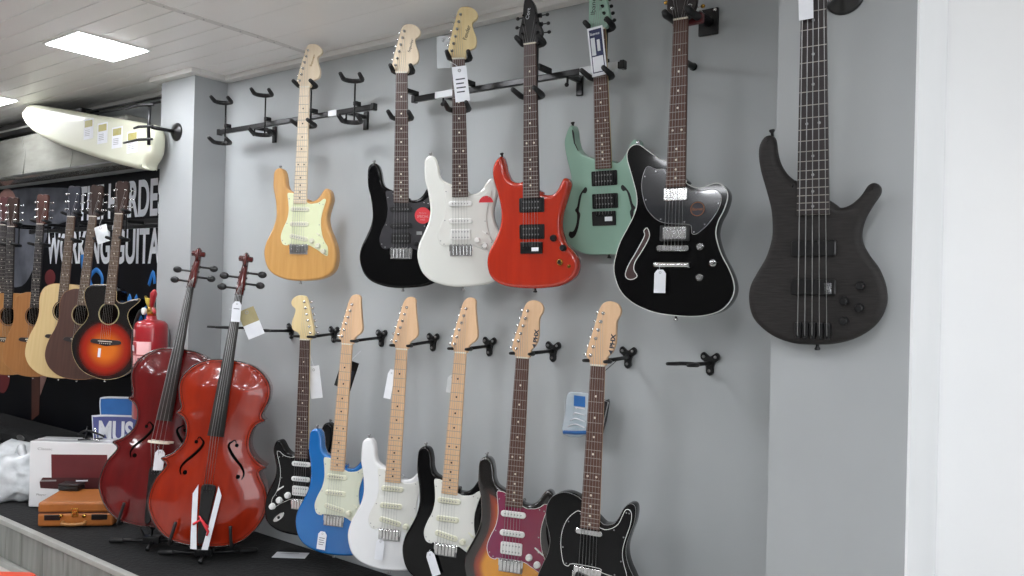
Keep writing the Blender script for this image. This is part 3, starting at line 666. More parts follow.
    pgo = [(-2.6, 22.0), (-3.7, 22.8), (-6.0, 22.8), (-8.6, 23.8), (-9.8, 22.0), (-10.4, 18.8), (-9.9, 15.2), (-8.5, 11.5), (-6.1, 8.8), (-3.7, 7.5), (-0.9, 7.0), (4.1, 6.7), (4.8, 5.6), (5.0, 4.2), (6.4, 4.1), (9.0, 6.2), (11.1, 8.8), (12.5, 11.3), (13.1, 13.9), (12.2, 15.6), (10.4, 16.3), (7.8, 16.0), (5.1, 16.3), (3.3, 17.0)]
    pg = g.guard(pgo, M['smokeguard'], edge=M['steel'])
    g.hum(15.3, M['chrome'], w_=7.0, h=3.6, poles=None, parent=pg)
    g.hum(4.4, M['chrome'], w_=7.0, h=3.6, poles='one', ring=M['black_plastic'])
    b = g.mb().plate(rrect(-5.0, 4.4, -.7, .9, .7), g.zf+.5, g.zf+1.1, .2).build('bridge', M['chrome'], g.root)
    s_ = g.mb()
    for i in range(6): s_.box(-3.0+1.05*i, -2.4+1.05*i, -.3, .6, g.zf+1.1, g.zf+1.35)
    s_.build('saddles', M['steel'], b)
    g.mb().tube([(-5.4, -4.6, g.zf+.7), (-4.6, -4.6, g.zf+.8), (3.9, -4.6, g.zf+.8), (4.7, -4.6, g.zf+.7)], [1.0, .85, .85, 1.0], 10).build('tailpiece', M['chrome'], g.root)
    g.knob(7.4, .5, M['chrome'], r=.85, h=1.2); g.knob(7.5, -8.0, M['chrome'], r=.85, h=1.2)
    b = g.mb(); b.lathe([(1.0, 0), (1.0, .3), (.6, .35)], (11.1, -4.0, g.zf), 18); s2 = b.build('selector_plate', M['chrome'], g.root)
    b = g.mb(); b.tube([(11.1, -4.0, g.zf+.3), (11.9, -4.0, g.zf+1.6)], [.2, .35], 8); b.build('selector_switch', M['black_plastic'], s2)
    f = smooth([(-8.3, 6.0), (-9.3, 5.2), (-9.0, 3.9), (-10.3, 1.2), (-12.1, -2.0), (-13.7, -4.7), (-14.6, -7.4), (-13.8, -8.7), (-12.2, -8.8), (-10.9, -7.8), (-12.0, -6.0), (-11.7, -3.8), (-10.0, -1.1), (-8.4, 1.6), (-7.5, 3.9)], 3)
    h = g.mb().plate(f, g.zf-.02, g.zf+.04).build('f_hole', mat('f_hole_brown', '3a1a16', .5, coat=.5, var='2a100e', vs=10), g.root)
    g.mb().tube([(x, y, g.zf+.05) for x, y in f], .13, 5, True).build('f_hole_edge', M['white_plastic'], h)
    b = g.mb(); b.lathe([(2.1, 0), (2.1, .08), (2.0, .1)], (6.4, 11.0, g.zf+.25), 28); s_ = b.build('round_sticker', M['ink'], g.root, 'round dark sticker with brown rim')
    g.mb().tube([(x, y, g.zf+.36) for x, y in oval(6.4, 11.0, 1.9, 1.9, 28)], .1, 5, True).build('sticker_ring', M['case'], s_)
    text('sticker_text', 'Ibanez', .008, M['case'], s_, Matrix.Translation((.049, .01*(11-.4+19), .01*(g.zf+.38))), .03, .0002)
    g.button(.3, -18.9, M['chrome']); g.button(-12.6, 30.5, M['chrome'], (-.2, 1)); g.strings(z0=.0)
    # five-string bass on the right pillar
    g = G['bass'] = Guitar('bass_guitar', 'matt charcoal five-string bass guitar hung on the right pillar', 'bass guitar', BASSN, BASSB, 3, -4.6, L=86.4)
    g.body(BASS, M['bass'], zf=-1.5, r=1.5, th=4.2); g.neck(M['bone'], M['ebony'], 24.6, w0=4.7, w1=6.9, nfret=24, tb=1.6, dots='dim'); g.inline = False
    g.head(H_BASS, M['black_plastic'], [(-2.8, 3.6, -1), (-2.6, 7.0, -1), (-2.2, 10.4, -1), (2.6, 4.5, 1), (2.2, 8.4, 1)], 2.6, M['black_metal'])
    for y in (17.2, 8.6): g.hum(y, M['black_plastic'], w_=9.4, h=3.5, poles=None)
    for i in range(5):
        x = -3.1+1.55*i; b = g.mb(); b.box(x-.65, x+.65, -2.6, .7, g.zf, g.zf+1.2, .2); b.cyl((x, -2.4, g.zf+.9), (x, -2.9, g.zf+.9), .45, 10); b.build('bridge_piece', M['black_metal'], g.root)
    for x, y in ((9.7, 9.0), (6.4, 5.7), (9.5, 4.3), (6.4, 1.4)): g.knob(x, y, M['black_metal'], r=.85, h=1.7)
    g.mb().box(2.4, 3.9, 7.2, 9.6, g.zf+.8, g.zf+.85).build('barcode_sticker', M['paper'], g.root, 'small white sticker')
    g.button(.4, -4.4, M['black_metal']); g.button(-9.6, 43.1, M['black_metal'], (-.1, 1))
    g.strings(5, 4.0, 6.2, y0=-2.2, z0=-.1, rs=[.12, .11, .095, .085, .075], m=M['steel'])
upper_row()

# ---- lower row
def lower_row():
    g = G['lefty'] = strat('lefty', 'left-handed black electric guitar with black pickguard and three white knobs beside the cello', 22, M['gloss_black'], M['maple'], M['rosewood'], 'white', M['blackguard'], 'ssh', flip=True, edge=M['white_plastic'], arm=False, jk=False)
    g.jack(9.4, -6.9, -38, M['chrome'])
    g = G['blue'] = strat('blue', 'metallic blue electric guitar with cream pickguard, lower row', 24, M['blue'], M['tan_maple'], M['tan_maple'], 'black', M['creamguard'], 'sss', head=H_GENERIC, pk=M['cream_plastic'], arm=False)
    g = G['white2'] = strat('white2', 'all white electric guitar with white pickguard in the lower row', 27, M['gloss_white_cool'], M['tan_maple'], M['tan_maple'], 'black', M['whiteguard'], 'sss', head=H_GENERIC, pk=M['cream_plastic'], arm=False)
    g = G['black2'] = strat('black2', 'black electric guitar with white pickguard and maple neck, lower row', 21, M['gloss_black'], M['tan_maple'], M['tan_maple'], 'black', M['whiteguard'], 'sss', head=H_GENERIC, pk=M['cream_plastic'], arm=False)
    g = G['sun'] = strat('sun', 'yellow-to-black sunburst electric guitar with red-tinted pickguard, purple-red film sheen in its colour, lower row', 20, M['burst'], M['tan_maple'], M['redwood'], 'white', M['redguard'], 'ssh', head=H_PHX, burst=burst3, edge=M['white_plastic'], arm=False)
    def phx(g, yb):
        t = text('headstock_logo', 'PHX', .014, M['ink'], g.hd, Matrix.Translation((.045, .01*(64.8+yb+5.2), -.0098)) @ Matrix.Rotation(math.radians(85), 4, 'Z'), .042, bold=.05)
        g.mb().plate([(2.9, 64.8+4.7), (4.3, 64.8+4.6), (3.6, 64.8+3.4)], -1.0, -.95).build('headstock_mark', M['ink'], g.hd)
    phx(g, 13.6)
    g = G['tele'] = Guitar('electric_guitar', 'black single-cutaway electric guitar with white-lined black pickguard, last in the lower row', 'guitar', *POSE['tele'], 12, -13.2)
    g.body(TELE, M['gloss_black'], r=.35); g.binding(M['steel'], .08); g.neck(M['tan_maple'], M['redwood'], 18.6, nfret=21)
    g.head(H_PHX, M['tan_maple'], SIX, 1.6, M['chrome']); phx(g, 13.2)
    pgo = [(-2.8, 22.9), (-5.1, 22.2), (-7.1, 19.9), (-8.3, 16.7), (-8.6, 13.2), (-8.1, 9.8), (-7.3, 7.4), (-5.9, 7.0), (-4.6, 7.9), (3.4, 7.9), (4.0, 6.9), (9.5, 6.2), (11.4, 6.8), (10.1, 11.1), (9.8, 14.0), (10.5, 17.5), (11.6, 21.1), (11.9, 24.0), (11.3, 25.4), (10.1, 25.3), (9.2, 23.4), (8.1, 21.0), (5.9, 19.4), (3.1, 19.2)]
    g.guard(pgo, M['blackguard'], edge=M['white_plastic'])
    g.mb().plate(rrect(-4.2, 3.8, 16.7, 18.3, .7), g.zf+.2, g.zf+.8, .15).build('neck_pickup', M['chrome'], g.root)
    b = g.mb(); b.box(-4.3, 3.9, -2.4, 7.4, g.zf, g.zf+.22, .08); b.box(-4.4, -4.1, -2.4, 6, g.zf, g.zf+1, .05); b.box(3.7, 4.0, -2.4, 6, g.zf, g.zf+1, .05)
    p = b.build('bridge', M['chrome'], g.root)
    g.mb().plate(rotp(rrect(-3.8, 3.4, 2.8, 5.2, .5), (0, 4), math.radians(-14)), g.zf+.2, g.zf+.8, .1).build('bridge_pickup', M['black_plastic'], p)
    b = g.mb()
    for x in (-2.4, 0, 2.4): b.cyl((x-1.0, 0, g.zf+.8), (x+1.0, 0, g.zf+.8), .35, 10)
    b.build('saddles', M['chrome'], p)
    cp = g.mb().plate(rrect(7.2, 10.0, -10, 6.4, 1.3), g.zf, g.zf+.22, .08).build('control_plate', M['chrome'], g.root)
    g.knob(8.6, 4.2, M['chrome'], r=1.1, parent=cp); g.knob(8.6, -2.2, M['chrome'], r=1.1, parent=cp); g.knob(8.6, -6.2, M['chrome'], r=1.1, parent=cp)
    g.button(0, -13.2, M['chrome']); g.strings(z0=-.2)
lower_row()

# ---- acoustic guitars in front of the banner
HALF = [(0, -22), (9, -20.9), (15.8, -17), (19.3, -11.7), (19.6, -6), (17.9, 0), (15.0, 6.4), (13.8, 12), (14.3, 18), (14.0, 22), (12.0, 26), (7.4, 28.2), (3, 28.6)]
ADREAD = HALF + [(-x, y) for x, y in HALF[::-1][:-1]]
ACUT = [(2.5, -18.8), (-5.0, -17.9), (-11.6, -15.3), (-16.2, -10.8), (-18.8, -5.0), (-18.8, 0.9), (-16, 5.6), (-12.8, 9.5), (-11.6, 13.3), (-13.4, 17.7), (-14.9, 22.1), (-14.4, 25.8), (-11.6, 28.0), (-6.2, 28.8), (-2.6, 28.6), (2.6, 26), (3.5, 21.2), (6.9, 20.0), (10.9, 21.7), (15.8, 22.8), (16.2, 21.6), (14.3, 19.6), (11.4, 17.0), (10.4, 13.7), (12.2, 9.6), (15.1, 5.4), (18.2, 0.5), (18.8, -5.3), (16.3, -11.5), (11.0, -16.4)]
def acoustic(key, label, yaw, out, m, mside, mneck, fb, sc=1, burst=None, rosette='card', hole=14.0, L=64.8, group=None, pins=True, headm=None, pick=False):
    o = [(x*sc, y*sc if y < 20 else y*sc) for x, y in out]; yb = min(y for x, y in o)
    g = G[key] = Guitar('acoustic_guitar', label, 'acoustic guitar', *POSE[key], yaw, yb, L=L)
    g.body(o, m, zf=-1.0, th=8.6, r=.3, burst=burst, step=1.3)
    top = max(y for x, y in o if abs(x) < 6)
    g.binding(M['spruce'] if burst else M['cedar_light'], .13)
    g.neck(mneck, fb, hole+4.6, nfret=20, w1=5.4, tb=1.5, dots='white')
    g.head(H_SLAB, headm or mneck, ACO, 2.5, M['chrome']); g.inline = False
    h = g.mb(); h.disc((0, hole), 4.9, g.zf-.02, g.zf+.03, 32); h.build('sound_hole', M['dark_hole'], g.root)
    g.mb().tube([(x, y, g.zf+.02) for x, y in oval(0, hole, 5.5, 5.5, 36)], .28, 6, True).build('rosette', M[rosette], g.root)
    b = g.mb(); b.plate(smooth([(-8.4, -.2), (-7.4, 1.0), (-4, 1.2), (4, 1.2), (7.4, 1.0), (8.4, -.2), (7.2, -.9), (4, -1.3), (0, -2.0), (-4, -1.3), (-7.2, -.9)], 3), g.zf, g.zf+.8, .2)
    p = b.build('bridge', M['ebony'], g.root); g.mb().box(-3.8, 3.8, .1, .45, g.zf+.7, g.zf+1.1).build('saddle', M['bone'], p)
    q = g.mb()
    for i in range(6): q.ball((-2.9+1.15*i, -.8, g.zf+.9), .26, 8)
    q.build('bridge_pins', M['bone'], p)
    g.button(0, yb, M['chrome']); g.strings(y0=-.4, z0=0)
    if burst: g.mb().box(-3.9, -2.4, -7.8, -3.4, g.zf+.01, g.zf+.04).build('label_sticker', M['paper'], g.root, 'small white sticker')
    return g
acoustic('aco', 'orange and black sunburst acoustic guitar with cutaway, nearest the left pillar', 27, ACUT, M['burst'], None, M['mahogany'], M['brownboard'], headm=M['darkhead'], burst=burst_aco, hole=14.2)
acoustic('mahog', 'dark brown mahogany acoustic guitar between the sunburst one and the pale one', 28, ADREAD, M['mahogany'], None, M['mahogany'], M['brownboard'], sc=.93, hole=13.4, headm=M['darkhead'])
acoustic('cream', 'pale blond acoustic guitar between the dark brown and the honey ones', 28, ADREAD, M['spruce'], None, M['redwood'], M['brownboard'], sc=1.0, rosette='rosewood', headm=M['ink'])
acoustic('nataco', 'honey-brown acoustic guitar just left of the pale blond one', 28, ADREAD, M['cedar'], None, M['ebony'], M['ebony'], sc=.93, rosette='rosewood', L=64.8, headm=M['brown'], hole=13.4)
acoustic('leftaco', 'light brown acoustic guitar partly cut by the left picture edge', 28, ADREAD, M['cedar_light'], None, M['ebony'], M['ebony'], sc=.93, rosette='rosewood', L=64.8, headm=M['darkhead'], hole=13.4)
acoustic('edgeaco', 'acoustic guitar at the far left edge, only its reddish headstock in view', 28, ADREAD, M['mahogany'], None, M['ebony'], M['ebony'], sc=.85, L=64.8, headm=mat('dull_red_head', '4a2022', .5, var='3a1819', vs=9), hole=12.5)

# ---------------------------------------------------------------- cellos
CH = [(0, 0), (8, .6), (14, 3), (18.5, 7.5), (21.5, 13.5), (22, 19), (20.6, 25), (18.3, 29.0), (17.4, 31.0), (18.0, 32.2), (19.6, 33.4), (18.4, 34.2), (15.6, 36), (12.8, 39.6), (11.9, 43.5), (12.3, 47.5), (13.8, 50.6), (16.6, 52.4), (15.6, 53.4), (15.2, 55), (16.3, 58.5), (17.2, 62.8), (16.6, 67), (14, 71), (9.5, 74.3), (4, 75.6)]
CH = [(x*1.05, y) for x, y in CH]
CELLO = [(-x, y) for x, y in CH[::-1]] + CH[1:] 
def cello(key, label, yaw, m, has_bridge):
    N, B = POSE[key]; N, B = Vector(N), Vector(B)
    g = Guitar('cello', label, 'cello', N, B, yaw, 0, L=103)
    g.zf = -1.0
    out = smooth(CELLO+[(0, 75.8)] if False else CELLO, 3); g.out = out
    def arch(d, p):
        t = min(1, d/11.0); return -.25*math.exp(-((d-1.2)/.8)**2) + 2.3*(t*t*(3-2*t))
    g.b = solid('body', out, -1.0, 11.8, .5, m, g.root, .01, g.off, arch=arch, step=1.6)
    g.mb().tube([(p[0], p[1], g.zf-.25) for p in inset(ccw(out), -.12)], .32, 6, True).build('edge_band', M['cello_back'], g.b)
    g.mb().tube([(p[0], p[1], g.zf+.02) for p in inset(ccw(out), .9)], .09, 4, True).build('purfling', M['dark_hole'], g.b)
    def zt(x, y): return g.zf + arch(seg_dist((x, y), out), None)
    # f-holes lie on the arched front
    f = [(7.8, 42.4), (5.8, 42.6), (5.0, 41.2), (6.0, 39.0), (8.2, 36.2), (10.9, 33.4), (12.4, 30.8), (12.2, 28.6), (10.4, 28.0)]
    for s_ in (-1, 1):
        b = g.mb(); pts = smooth([(x, y) for x, y in f], 4)[:-6]; pts = [(x*s_, y, zt(x, y)+.03) for x, y in pts]
        rr = [.16+.42*math.sin(PI*i/(len(pts)-1)) for i in range(len(pts))]
        b.tube(pts, rr, 8); b.ball((8.0*s_, 41.5, zt(8.0, 41.5)), .8, 10, (1, 1, .3)); b.ball((10.4*s_, 29.0, zt(10.4, 29.0)), .95, 10, (1, 1, .3))
        b.build('f_hole', M['dark_hole'], g.root)
    # neck, fingerboard, pegbox, scroll
    b = g.mb(); V = []; F = []; K = 8
    for y, h, z, dd in ((75.3, 1.9, .6, 4.6), (78, 1.75, .4, 2.6), (90, 1.6, -.1, 2.3), (103, 1.45, -.6, 2.1)):
        for i in range(K+1): a = PI*i/K; V.append((h*math.cos(a), y, z-dd*math.sin(a)))
    for j in range(3):
        for i in range(K): F.append((j*(K+1)+i, j*(K+1)+i+1, (j+1)*(K+1)+i+1, (j+1)*(K+1)+i))
        F.append((j*(K+1)+K, j*(K+1), (j+1)*(K+1), (j+1)*(K+1)+K))
    F.append(tuple(range(K+1))); F.append(tuple(3*(K+1)+i for i in range(K+1))[::-1]); b.add(V, F)
    nk = b.build('neck', M['cello_neck'], g.root)
    b = g.mb(); V = []; F = []
    for y, h, z in ((45, 3.15, 5.2), (75, 2.3, 2.6), (103, 1.5, .1)):
        for i in range(7): t = -1+2*i/6; V.append((h*t, y, z+.9*(1-t*t)))
        V.append((h, y, z-.9)); V.append((-h, y, z-.9))
    for j in range(2):
        for i in range(9): k = (i+1) % 9; F.append((j*9+i, j*9+k, (j+1)*9+k, (j+1)*9+i))
    F.append(tuple(range(9))); F.append(tuple(18+i for i in range(9))[::-1]); b.add(V, F)
    fb = b.build('fingerboard', mat('cello_fingerboard', '3a3836', .45, var='2d2b2a', scale=(10, 1, 1), vs=6), g.root)
    g.mb().box(-1.5, 1.5, 103, 103.6, -1.0, 1.1, .1).build('nut', M['ebony'], nk)
    b = g.mb(); V = []; F = []
    prof = [(103.4, 1.55, -.2, -2.6), (107, 1.6, -.9, -4.0), (111, 1.45, -2.0, -4.8), (115, 1.2, -3.6, -5.8), (118, 1.0, -4.6, -6.4)]
    for y, h, z1, z0 in prof: V += [(-h, y, z1), (h, y, z1), (h, y, z0), (-h, y, z0)]
    for j in range(4):
        for i in range(4): k = (i+1) % 4; F.append((j*4+i, j*4+k, (j+1)*4+k, (j+1)*4+i))
    F.append((0, 1, 2, 3)); F.append((19, 18, 17, 16)); b.add(V, F)
    pb = b.build('pegbox', M['cello_neck'], g.root)
    b = g.mb(); V = []; F = []
    for y, z in ((104.2, -.4), (107.5, -1.1), (113, -2.9)): V += [(-.75, y, z+.03), (.75, y, z+.03)]
    F = [(0, 1, 3, 2), (2, 3, 5, 4)]; b.add(V, F); b.build('pegbox_slot', M['dark_hole'], pb)
    b = g.mb(); pts = []; rs = []
    for i in range(34):
        t = i/33; a = -PI*.5+t*PI*3.2; r_ = 2.7*(1-.78*t); pts.append((0, 119.0+r_*math.sin(a)*1.0+.3, -4.6+r_*math.cos(a))); rs.append(1.0*(1-.5*t))
    b.tube(pts, rs, 8)
    for s_ in (-1, 1): b.lathe([(2.1, 0), (2.1, .8*s_), (1.3, 1.0*s_), (1.2, 2.4*s_), (.6, 2.7*s_)], (.3*s_, 119.3, -4.4), 16, 'x')
    b.build('scroll', M['cello_neck'], pb)
    for i, (y, s_) in enumerate(((106.2, -1), (108.6, 1), (111.0, -1), (113.4, 1))):
        z = -1.6-.35*(y-105)*.9; b = g.mb(); b.cyl((-1.9*s_, y, z), (6.2*s_, y, z), .45, 10, .5); b.cyl((1.5*s_, y, z), (1.9*s_, y, z), .75, 10)
        b.ball((7.6*s_, y, z), 1.7, 12, (1.15, .9, .55)); b.build('tuning_peg', M['black_plastic'], pb)
    # tailpiece, endpin, strings, bridge
    b = g.mb(); ztp = 3.2
    b.plate(smooth([(-1.1, 2.5), (-1.9, 10), (-2.6, 20), (-2.9, 24), (-2.0, 25.2), (0, 25.4), (2.0, 25.2), (2.9, 24), (2.6, 20), (1.9, 10), (1.1, 2.5)], 2), ztp-.6, ztp+.4, .3)
    tp = b.build('tailpiece', M['black_plastic'], g.root)
    q = g.mb()
    for i in range(4): q.cyl((-1.8+1.2*i, 22.5, ztp+.3), (-1.8+1.2*i, 22.5, ztp+1.2), .28, 8)
    q.build('fine_tuners', M['black_metal'], tp)
    b = g.mb(); b.tube([(-.5, 2.6, ztp), (-.5, .3, .5), (-.4, -.4, -2), (.4, -.4, -2), (.5, .3, .5), (.5, 2.6, ztp)], .14, 6); b.build('tail_cord', M['black_rubber'], tp)
    b = g.mb(); b.lathe([(1.5, 0), (1.2, -1.5), (.45, -1.7), (.45, -4.4), (.1, -5.2)], (0, -.2, -6.5), 14, 'y'); b.build('endpin', M['black_metal'], g.root)
    bt = 8.0 if has_bridge else 4.4
    if has_bridge:
        h = 36.0; zb = zt(0, h)
        b = g.mb(); o = [(-4.6, 0), (-3.0, 0), (-2.6, 1.6), (-1.2, 2.6), (0, 1.9), (1.2, 2.6), (2.6, 1.6), (3.0, 0), (4.6, 0), (4.4, 1.0), (3.4, 2.6), (3.2, 4.4), (4.1, 5.2), (4.3, 6.6), (2.4, 8.2), (0, 8.7), (-2.4, 8.2), (-4.3, 6.6), (-4.1, 5.2), (-3.2, 4.4), (-3.4, 2.6), (-4.4, 1.0)]
        b.plate(smooth(o, 2), -.45, .45, .1); b.v = [(x, h-z, zb+y*.92) for x, y, z in b.v]; b.build('bridge', M['bone'], g.root)
    for i in range(4):
        x = (i-1.5)
        pts = [(x*1.0, 23.5, ztp+.9)] + ([(x*1.7, 36.0, zt(0, 36)+8.0-.35*abs(x))] if has_bridge else []) + [(x*1.0, 75 if False else 46, 6.9-.25*abs(x)*1.2)] + [(x*.6, 103.3, 1.35)] + [(x*.35, 107+1.5*i, -1.2-.6*i)]
        if has_bridge: pts.pop(2)
        b = g.mb(); b.tube(pts, .07+.02*(3-i), 5); b.build('string', M['steel'], g.root)
    G[key] = g
    return g
cello('cello1', 'glossy orange-red cello with white and red tape over its tailpiece, in front', 46, M['cello_orange'], False)
cello('cello2', 'dark red cello leaning behind the orange-red one, beside the tan case', 44, M['cello_red'], True)

# ---------------------------------------------------------------- hangers and racks
def V3(*a): return Vector(a)
def fork(mb, c, u, w_, hw=.034, back=.055, fwd=.015, r=.0075, lift=0):
    """padded U around a neck at c; u across, w_ towards the viewer"""
    pts = []; n = 7
    pts.append(c - u*hw + w_*fwd + V3(0, 0, lift))
    for i in range(n+1):
        a = PI*i/n; pts.append(c - u*hw*math.cos(a) - w_*(back-hw*.9) - w_*hw*.9*math.sin(a))
    pts.append(c + u*hw + w_*fwd + V3(0, 0, lift))
    rs = [r*.8]+[r]*(len(pts)-2)+[r*.8]
    mb.tube(pts, rs, 8)
def uw(yaw): a = math.radians(yaw); return V3(math.cos(a), math.sin(a), 0), V3(math.sin(a), -math.cos(a), 0)

def wall_hanger(x0, label, key=None, yaw=0, group=None):
    z = 1.147; r_ = root('wall_hanger', at(x0, 2.278, z), label, 'guitar hanger', group); off = (-x0, -2.278, -z)
    b = MB(1, off)
    o = [(x0+a, z+c) for a, c in ((-.026, .022), (-.018, .029), (-.008, .022), (0, .018), (.008, .022), (.018, .029), (.026, .022), (.025, .010), (.014, .002), (.010, -.012), (.010, -.026), (0, -.034), (-.010, -.026), (-.010, -.012), (-.014, .002), (-.025, .010))]
    b.plate(smooth([((a-x0)*1.12, (c-z)*1.12) for a, c in o], 2), 0, .010, .002); b.v = [(p[0]+x0, 2.278-p[2], p[1]+z) for p in b.v]
    pl = b.build('wall_plate', M['black_metal'], r_)
    b = MB(1, off)
    for dx, dz in ((-.018, .019), (.018, .019), (0, -.023)): b.cyl((x0+dx, 2.267, z+dz), (x0+dx, 2.265, z+dz), .005, 8)
    b.build('screws', M['steel'], pl)
    if key:
        u, v, w_ = gframe(*POSE[key], yaw); c = Vector(POSE[key][0]) + v*.012; fu, fw = uw(yaw)
    else: c = V3(x0-.01, 2.10, z+.004); fu, fw = uw(yaw)
    base = c - fw*.058
    b = MB(1, off); b.tube([(x0, 2.268, z), (x0+(base.x-x0)*.3, 2.235, z), (base.x, base.y, base.z-.002)], [.009, .006, .006], 8); b.build('arm', M['black_metal'], r_)
    b = MB(1, off); fork(b, c, fu, fw, .031, .055, .03 if key else .04, .0058, .004); b.build('fork', M['black_rubber'], r_)
HX = [-3.139, -2.865, -2.584, -2.299, -2.021, -1.747, -1.471, -1.184, -.908]
wall_hanger(HX[0], 'empty black wall hanger at the left end, partly behind the orange-red cello neck')
wall_hanger(HX[1], 'empty black wall hanger just left of the left-handed black guitar headstock')
for x, k, y, lb in ((HX[2], 'lefty', 22, 'black wall hanger holding the left-handed black guitar'), (HX[3], 'blue', 24, 'black wall hanger holding the blue guitar'), (HX[4], 'white2', 27, 'black wall hanger holding the all-white lower guitar'), (HX[5], 'black2', 21, 'black wall hanger holding the black guitar with white pickguard'), (HX[6], 'sun', 20, 'black wall hanger holding the sunburst electric guitar'), (HX[7], 'tele', 12, 'black wall hanger holding the black single-cutaway guitar')):
    wall_hanger(x, lb, k, y)
wall_hanger(HX[8], 'empty black wall hanger alone at the right end of the lower row')

def rack(name, label, x0, x1, yokes, z, D, walls, silver=(), zr=.17):
    r_ = root('guitar_rack', at(x0, 2.278, z), label, 'guitar rack'); off = (-x0, -2.278, -z)
    MB(1, off).box(x0, x1, D-.008, D+.008, z-.011, z+.011, .003).build('rail', M['black_metal'], r_)
    for a, b_ in silver: MB(1, off).box(a, b_, D-.0095, D+.0095, z-.0125, z+.0125, .002).build('silver_sleeve', M['sleeve'], r_, 'bright silver sleeve on the rail')
    for xe in (x0, x1): MB(1, off).box(xe-.008, xe+.008, D-.012, D+.012, z-.014, z+.014, .003).build('end_cap', M['black_plastic'], r_)
    for xw in walls:
        b = MB(1, off); b.box(xw-.012, xw+.012, 2.268, 2.278, z-.055, z+.02, .002); b.box(xw-.008, xw+.008, D+.008, 2.27, z-.012, z+.004, .002); b.build('wall_bracket', M['black_metal'], r_)
        b = MB(1, off); b.ball((xw, D-.004, z-.036), .008, 8); b.cyl((xw, D, z-.032), (xw, D, z-.01), .004, 8); b.build('thumb_screw', M['black_metal'], r_)
    for (c, yaw, up, lo) in yokes:
        fu, fw = uw(yaw); c = Vector(c); rod = c - fw*.068; b = MB(1, off)
        b.tube([(rod.x, rod.y, up), (rod.x, rod.y, lo)], .0035, 8)
        b.box(rod.x-.010, rod.x+.010, min(rod.y, D-.012), max(rod.y, D-.008)+.004, z+.010, z+.026, .002)
        h = b.build('hanger_rod', M['black_metal'], r_)
        for zz, bk, fd in ((up, .06, .02), (lo, .06, .035)):
            b = MB(1, off); fork(b, V3(c.x, c.y, zz), fu, fw, .037, bk, fd, .0095, .008); b.cyl((rod.x, rod.y, zz), tuple(V3(c.x, c.y, zz)-fw*.05), .006, 8); b.build('padded_fork', M['black_rubber'], h)
def N_(k): return POSE[k][0]
def cw(x, y, yaw): # fork centre from its rod position
    fu, fw = uw(yaw); v = V3(x, y, 0)+fw*.068; return (v.x, v.y, 0)
rack('r', 'black rail rack beside the left pillar, three of its four double forks empty', -3.285, -2.262,
     [(cw(-3.197, 2.135, 38), 38, 2.175, 1.99), (cw(-2.905, 2.135, 38), 38, 2.172, 2.0), (N_('natural'), 24, 2.166, 2.005), (cw(-2.34, 2.135, 34), 34, 2.158, 1.995)], 2.056, 2.165, (-3.02, -2.42), ((-2.52, -2.47),))
rack('r', 'black and silver rail rack behind the black, white, red and mint guitars', -2.075, -1.185,
     [(N_('black'), 32, 2.146, 1.975), (N_('white'), 30, 2.152, 1.975), (N_('red'), 10, 2.150, 1.98), (N_('mint'), 5, 2.184, 2.03)], 2.068, 2.195, (-1.93, -1.39), ((-1.965, -1.87), (-1.34, -1.2)))
rack('r', 'black rail rack on the banner holding the acoustic guitars', -5.3, -3.75,
     [(N_('aco'), 27, 1.702, 1.56), (N_('mahog'), 28, 1.703, 1.56), (N_('cream'), 28, 1.703, 1.56), (N_('nataco'), 28, 1.670, 1.54), (N_('leftaco'), 28, 1.663, 1.54), (N_('edgeaco'), 28, 1.673, 1.54)], 1.64, 2.2, (-5.0, -3.84), ((-4.3, -4.2),))

def plate_hanger():
    x, z = -.938, 2.180; c = Vector(N_('jm')) + V3(0, 0, .012)
    r_ = root('wall_hanger', at(x, 2.278, z), 'black square-plate hanger with reddish yoke above the white-edged black guitar', 'guitar hanger'); off = (-x, -2.278, -z)
    MB(1, off).box(x-.031, x+.031, 2.266, 2.278, z-.040, z+.040, .003).build('wall_plate', M['black_metal'], r_)
    b = MB(1, off)
    for dx in (-.022, .022): b.cyl((x+dx, 2.266, z+.032), (x+dx, 2.263, z+.032), .006, 8)
    b.build('screws', M['chrome'], r_)
    b = MB(1, off); b.tube([(x, 2.27, z), (x, 2.2, z), (c.x, c.y+.07, c.z)], [.016, .012, .012], 10); b.build('arm', M['black_metal'], r_)
    b = MB(1, off); b.box(c.x-.045, c.x+.045, c.y+.045, c.y+.07, c.z-.014, c.z+.014, .005); b.build('yoke', M['maroon'], r_, 'dark red yoke block')
    for s_ in (-1, 1):
        b = MB(1, off); b.tube([(c.x+s_*.034, c.y+.05, c.z), (c.x+s_*.034, c.y-.02, c.z), (c.x+s_*.034, c.y-.032, c.z+.006)], [.011, .011, .008], 10); b.build('padded_prong', M['black_rubber'], r_)
    x2, z2 = -.985, 2.052
    r2 = root('peg_hook', at(x2, 2.278, z2), 'small black peg sticking out behind the neck of the white-edged black guitar', 'hook'); off = (-x2, -2.278, -z2)
    MB(1, off).tube([(x2, 2.274, z2), (x2, 2.16, z2), (x2-.002, 2.14, z2+.004)], [.010, .008, .009], 10).build('peg', M['black_metal'], r2)
    MB(1, off).cyl((x2, 2.278, z2), (x2, 2.272, z2), .012, 16).build('wall_plate', M['black_metal'], r2)
plate_hanger()
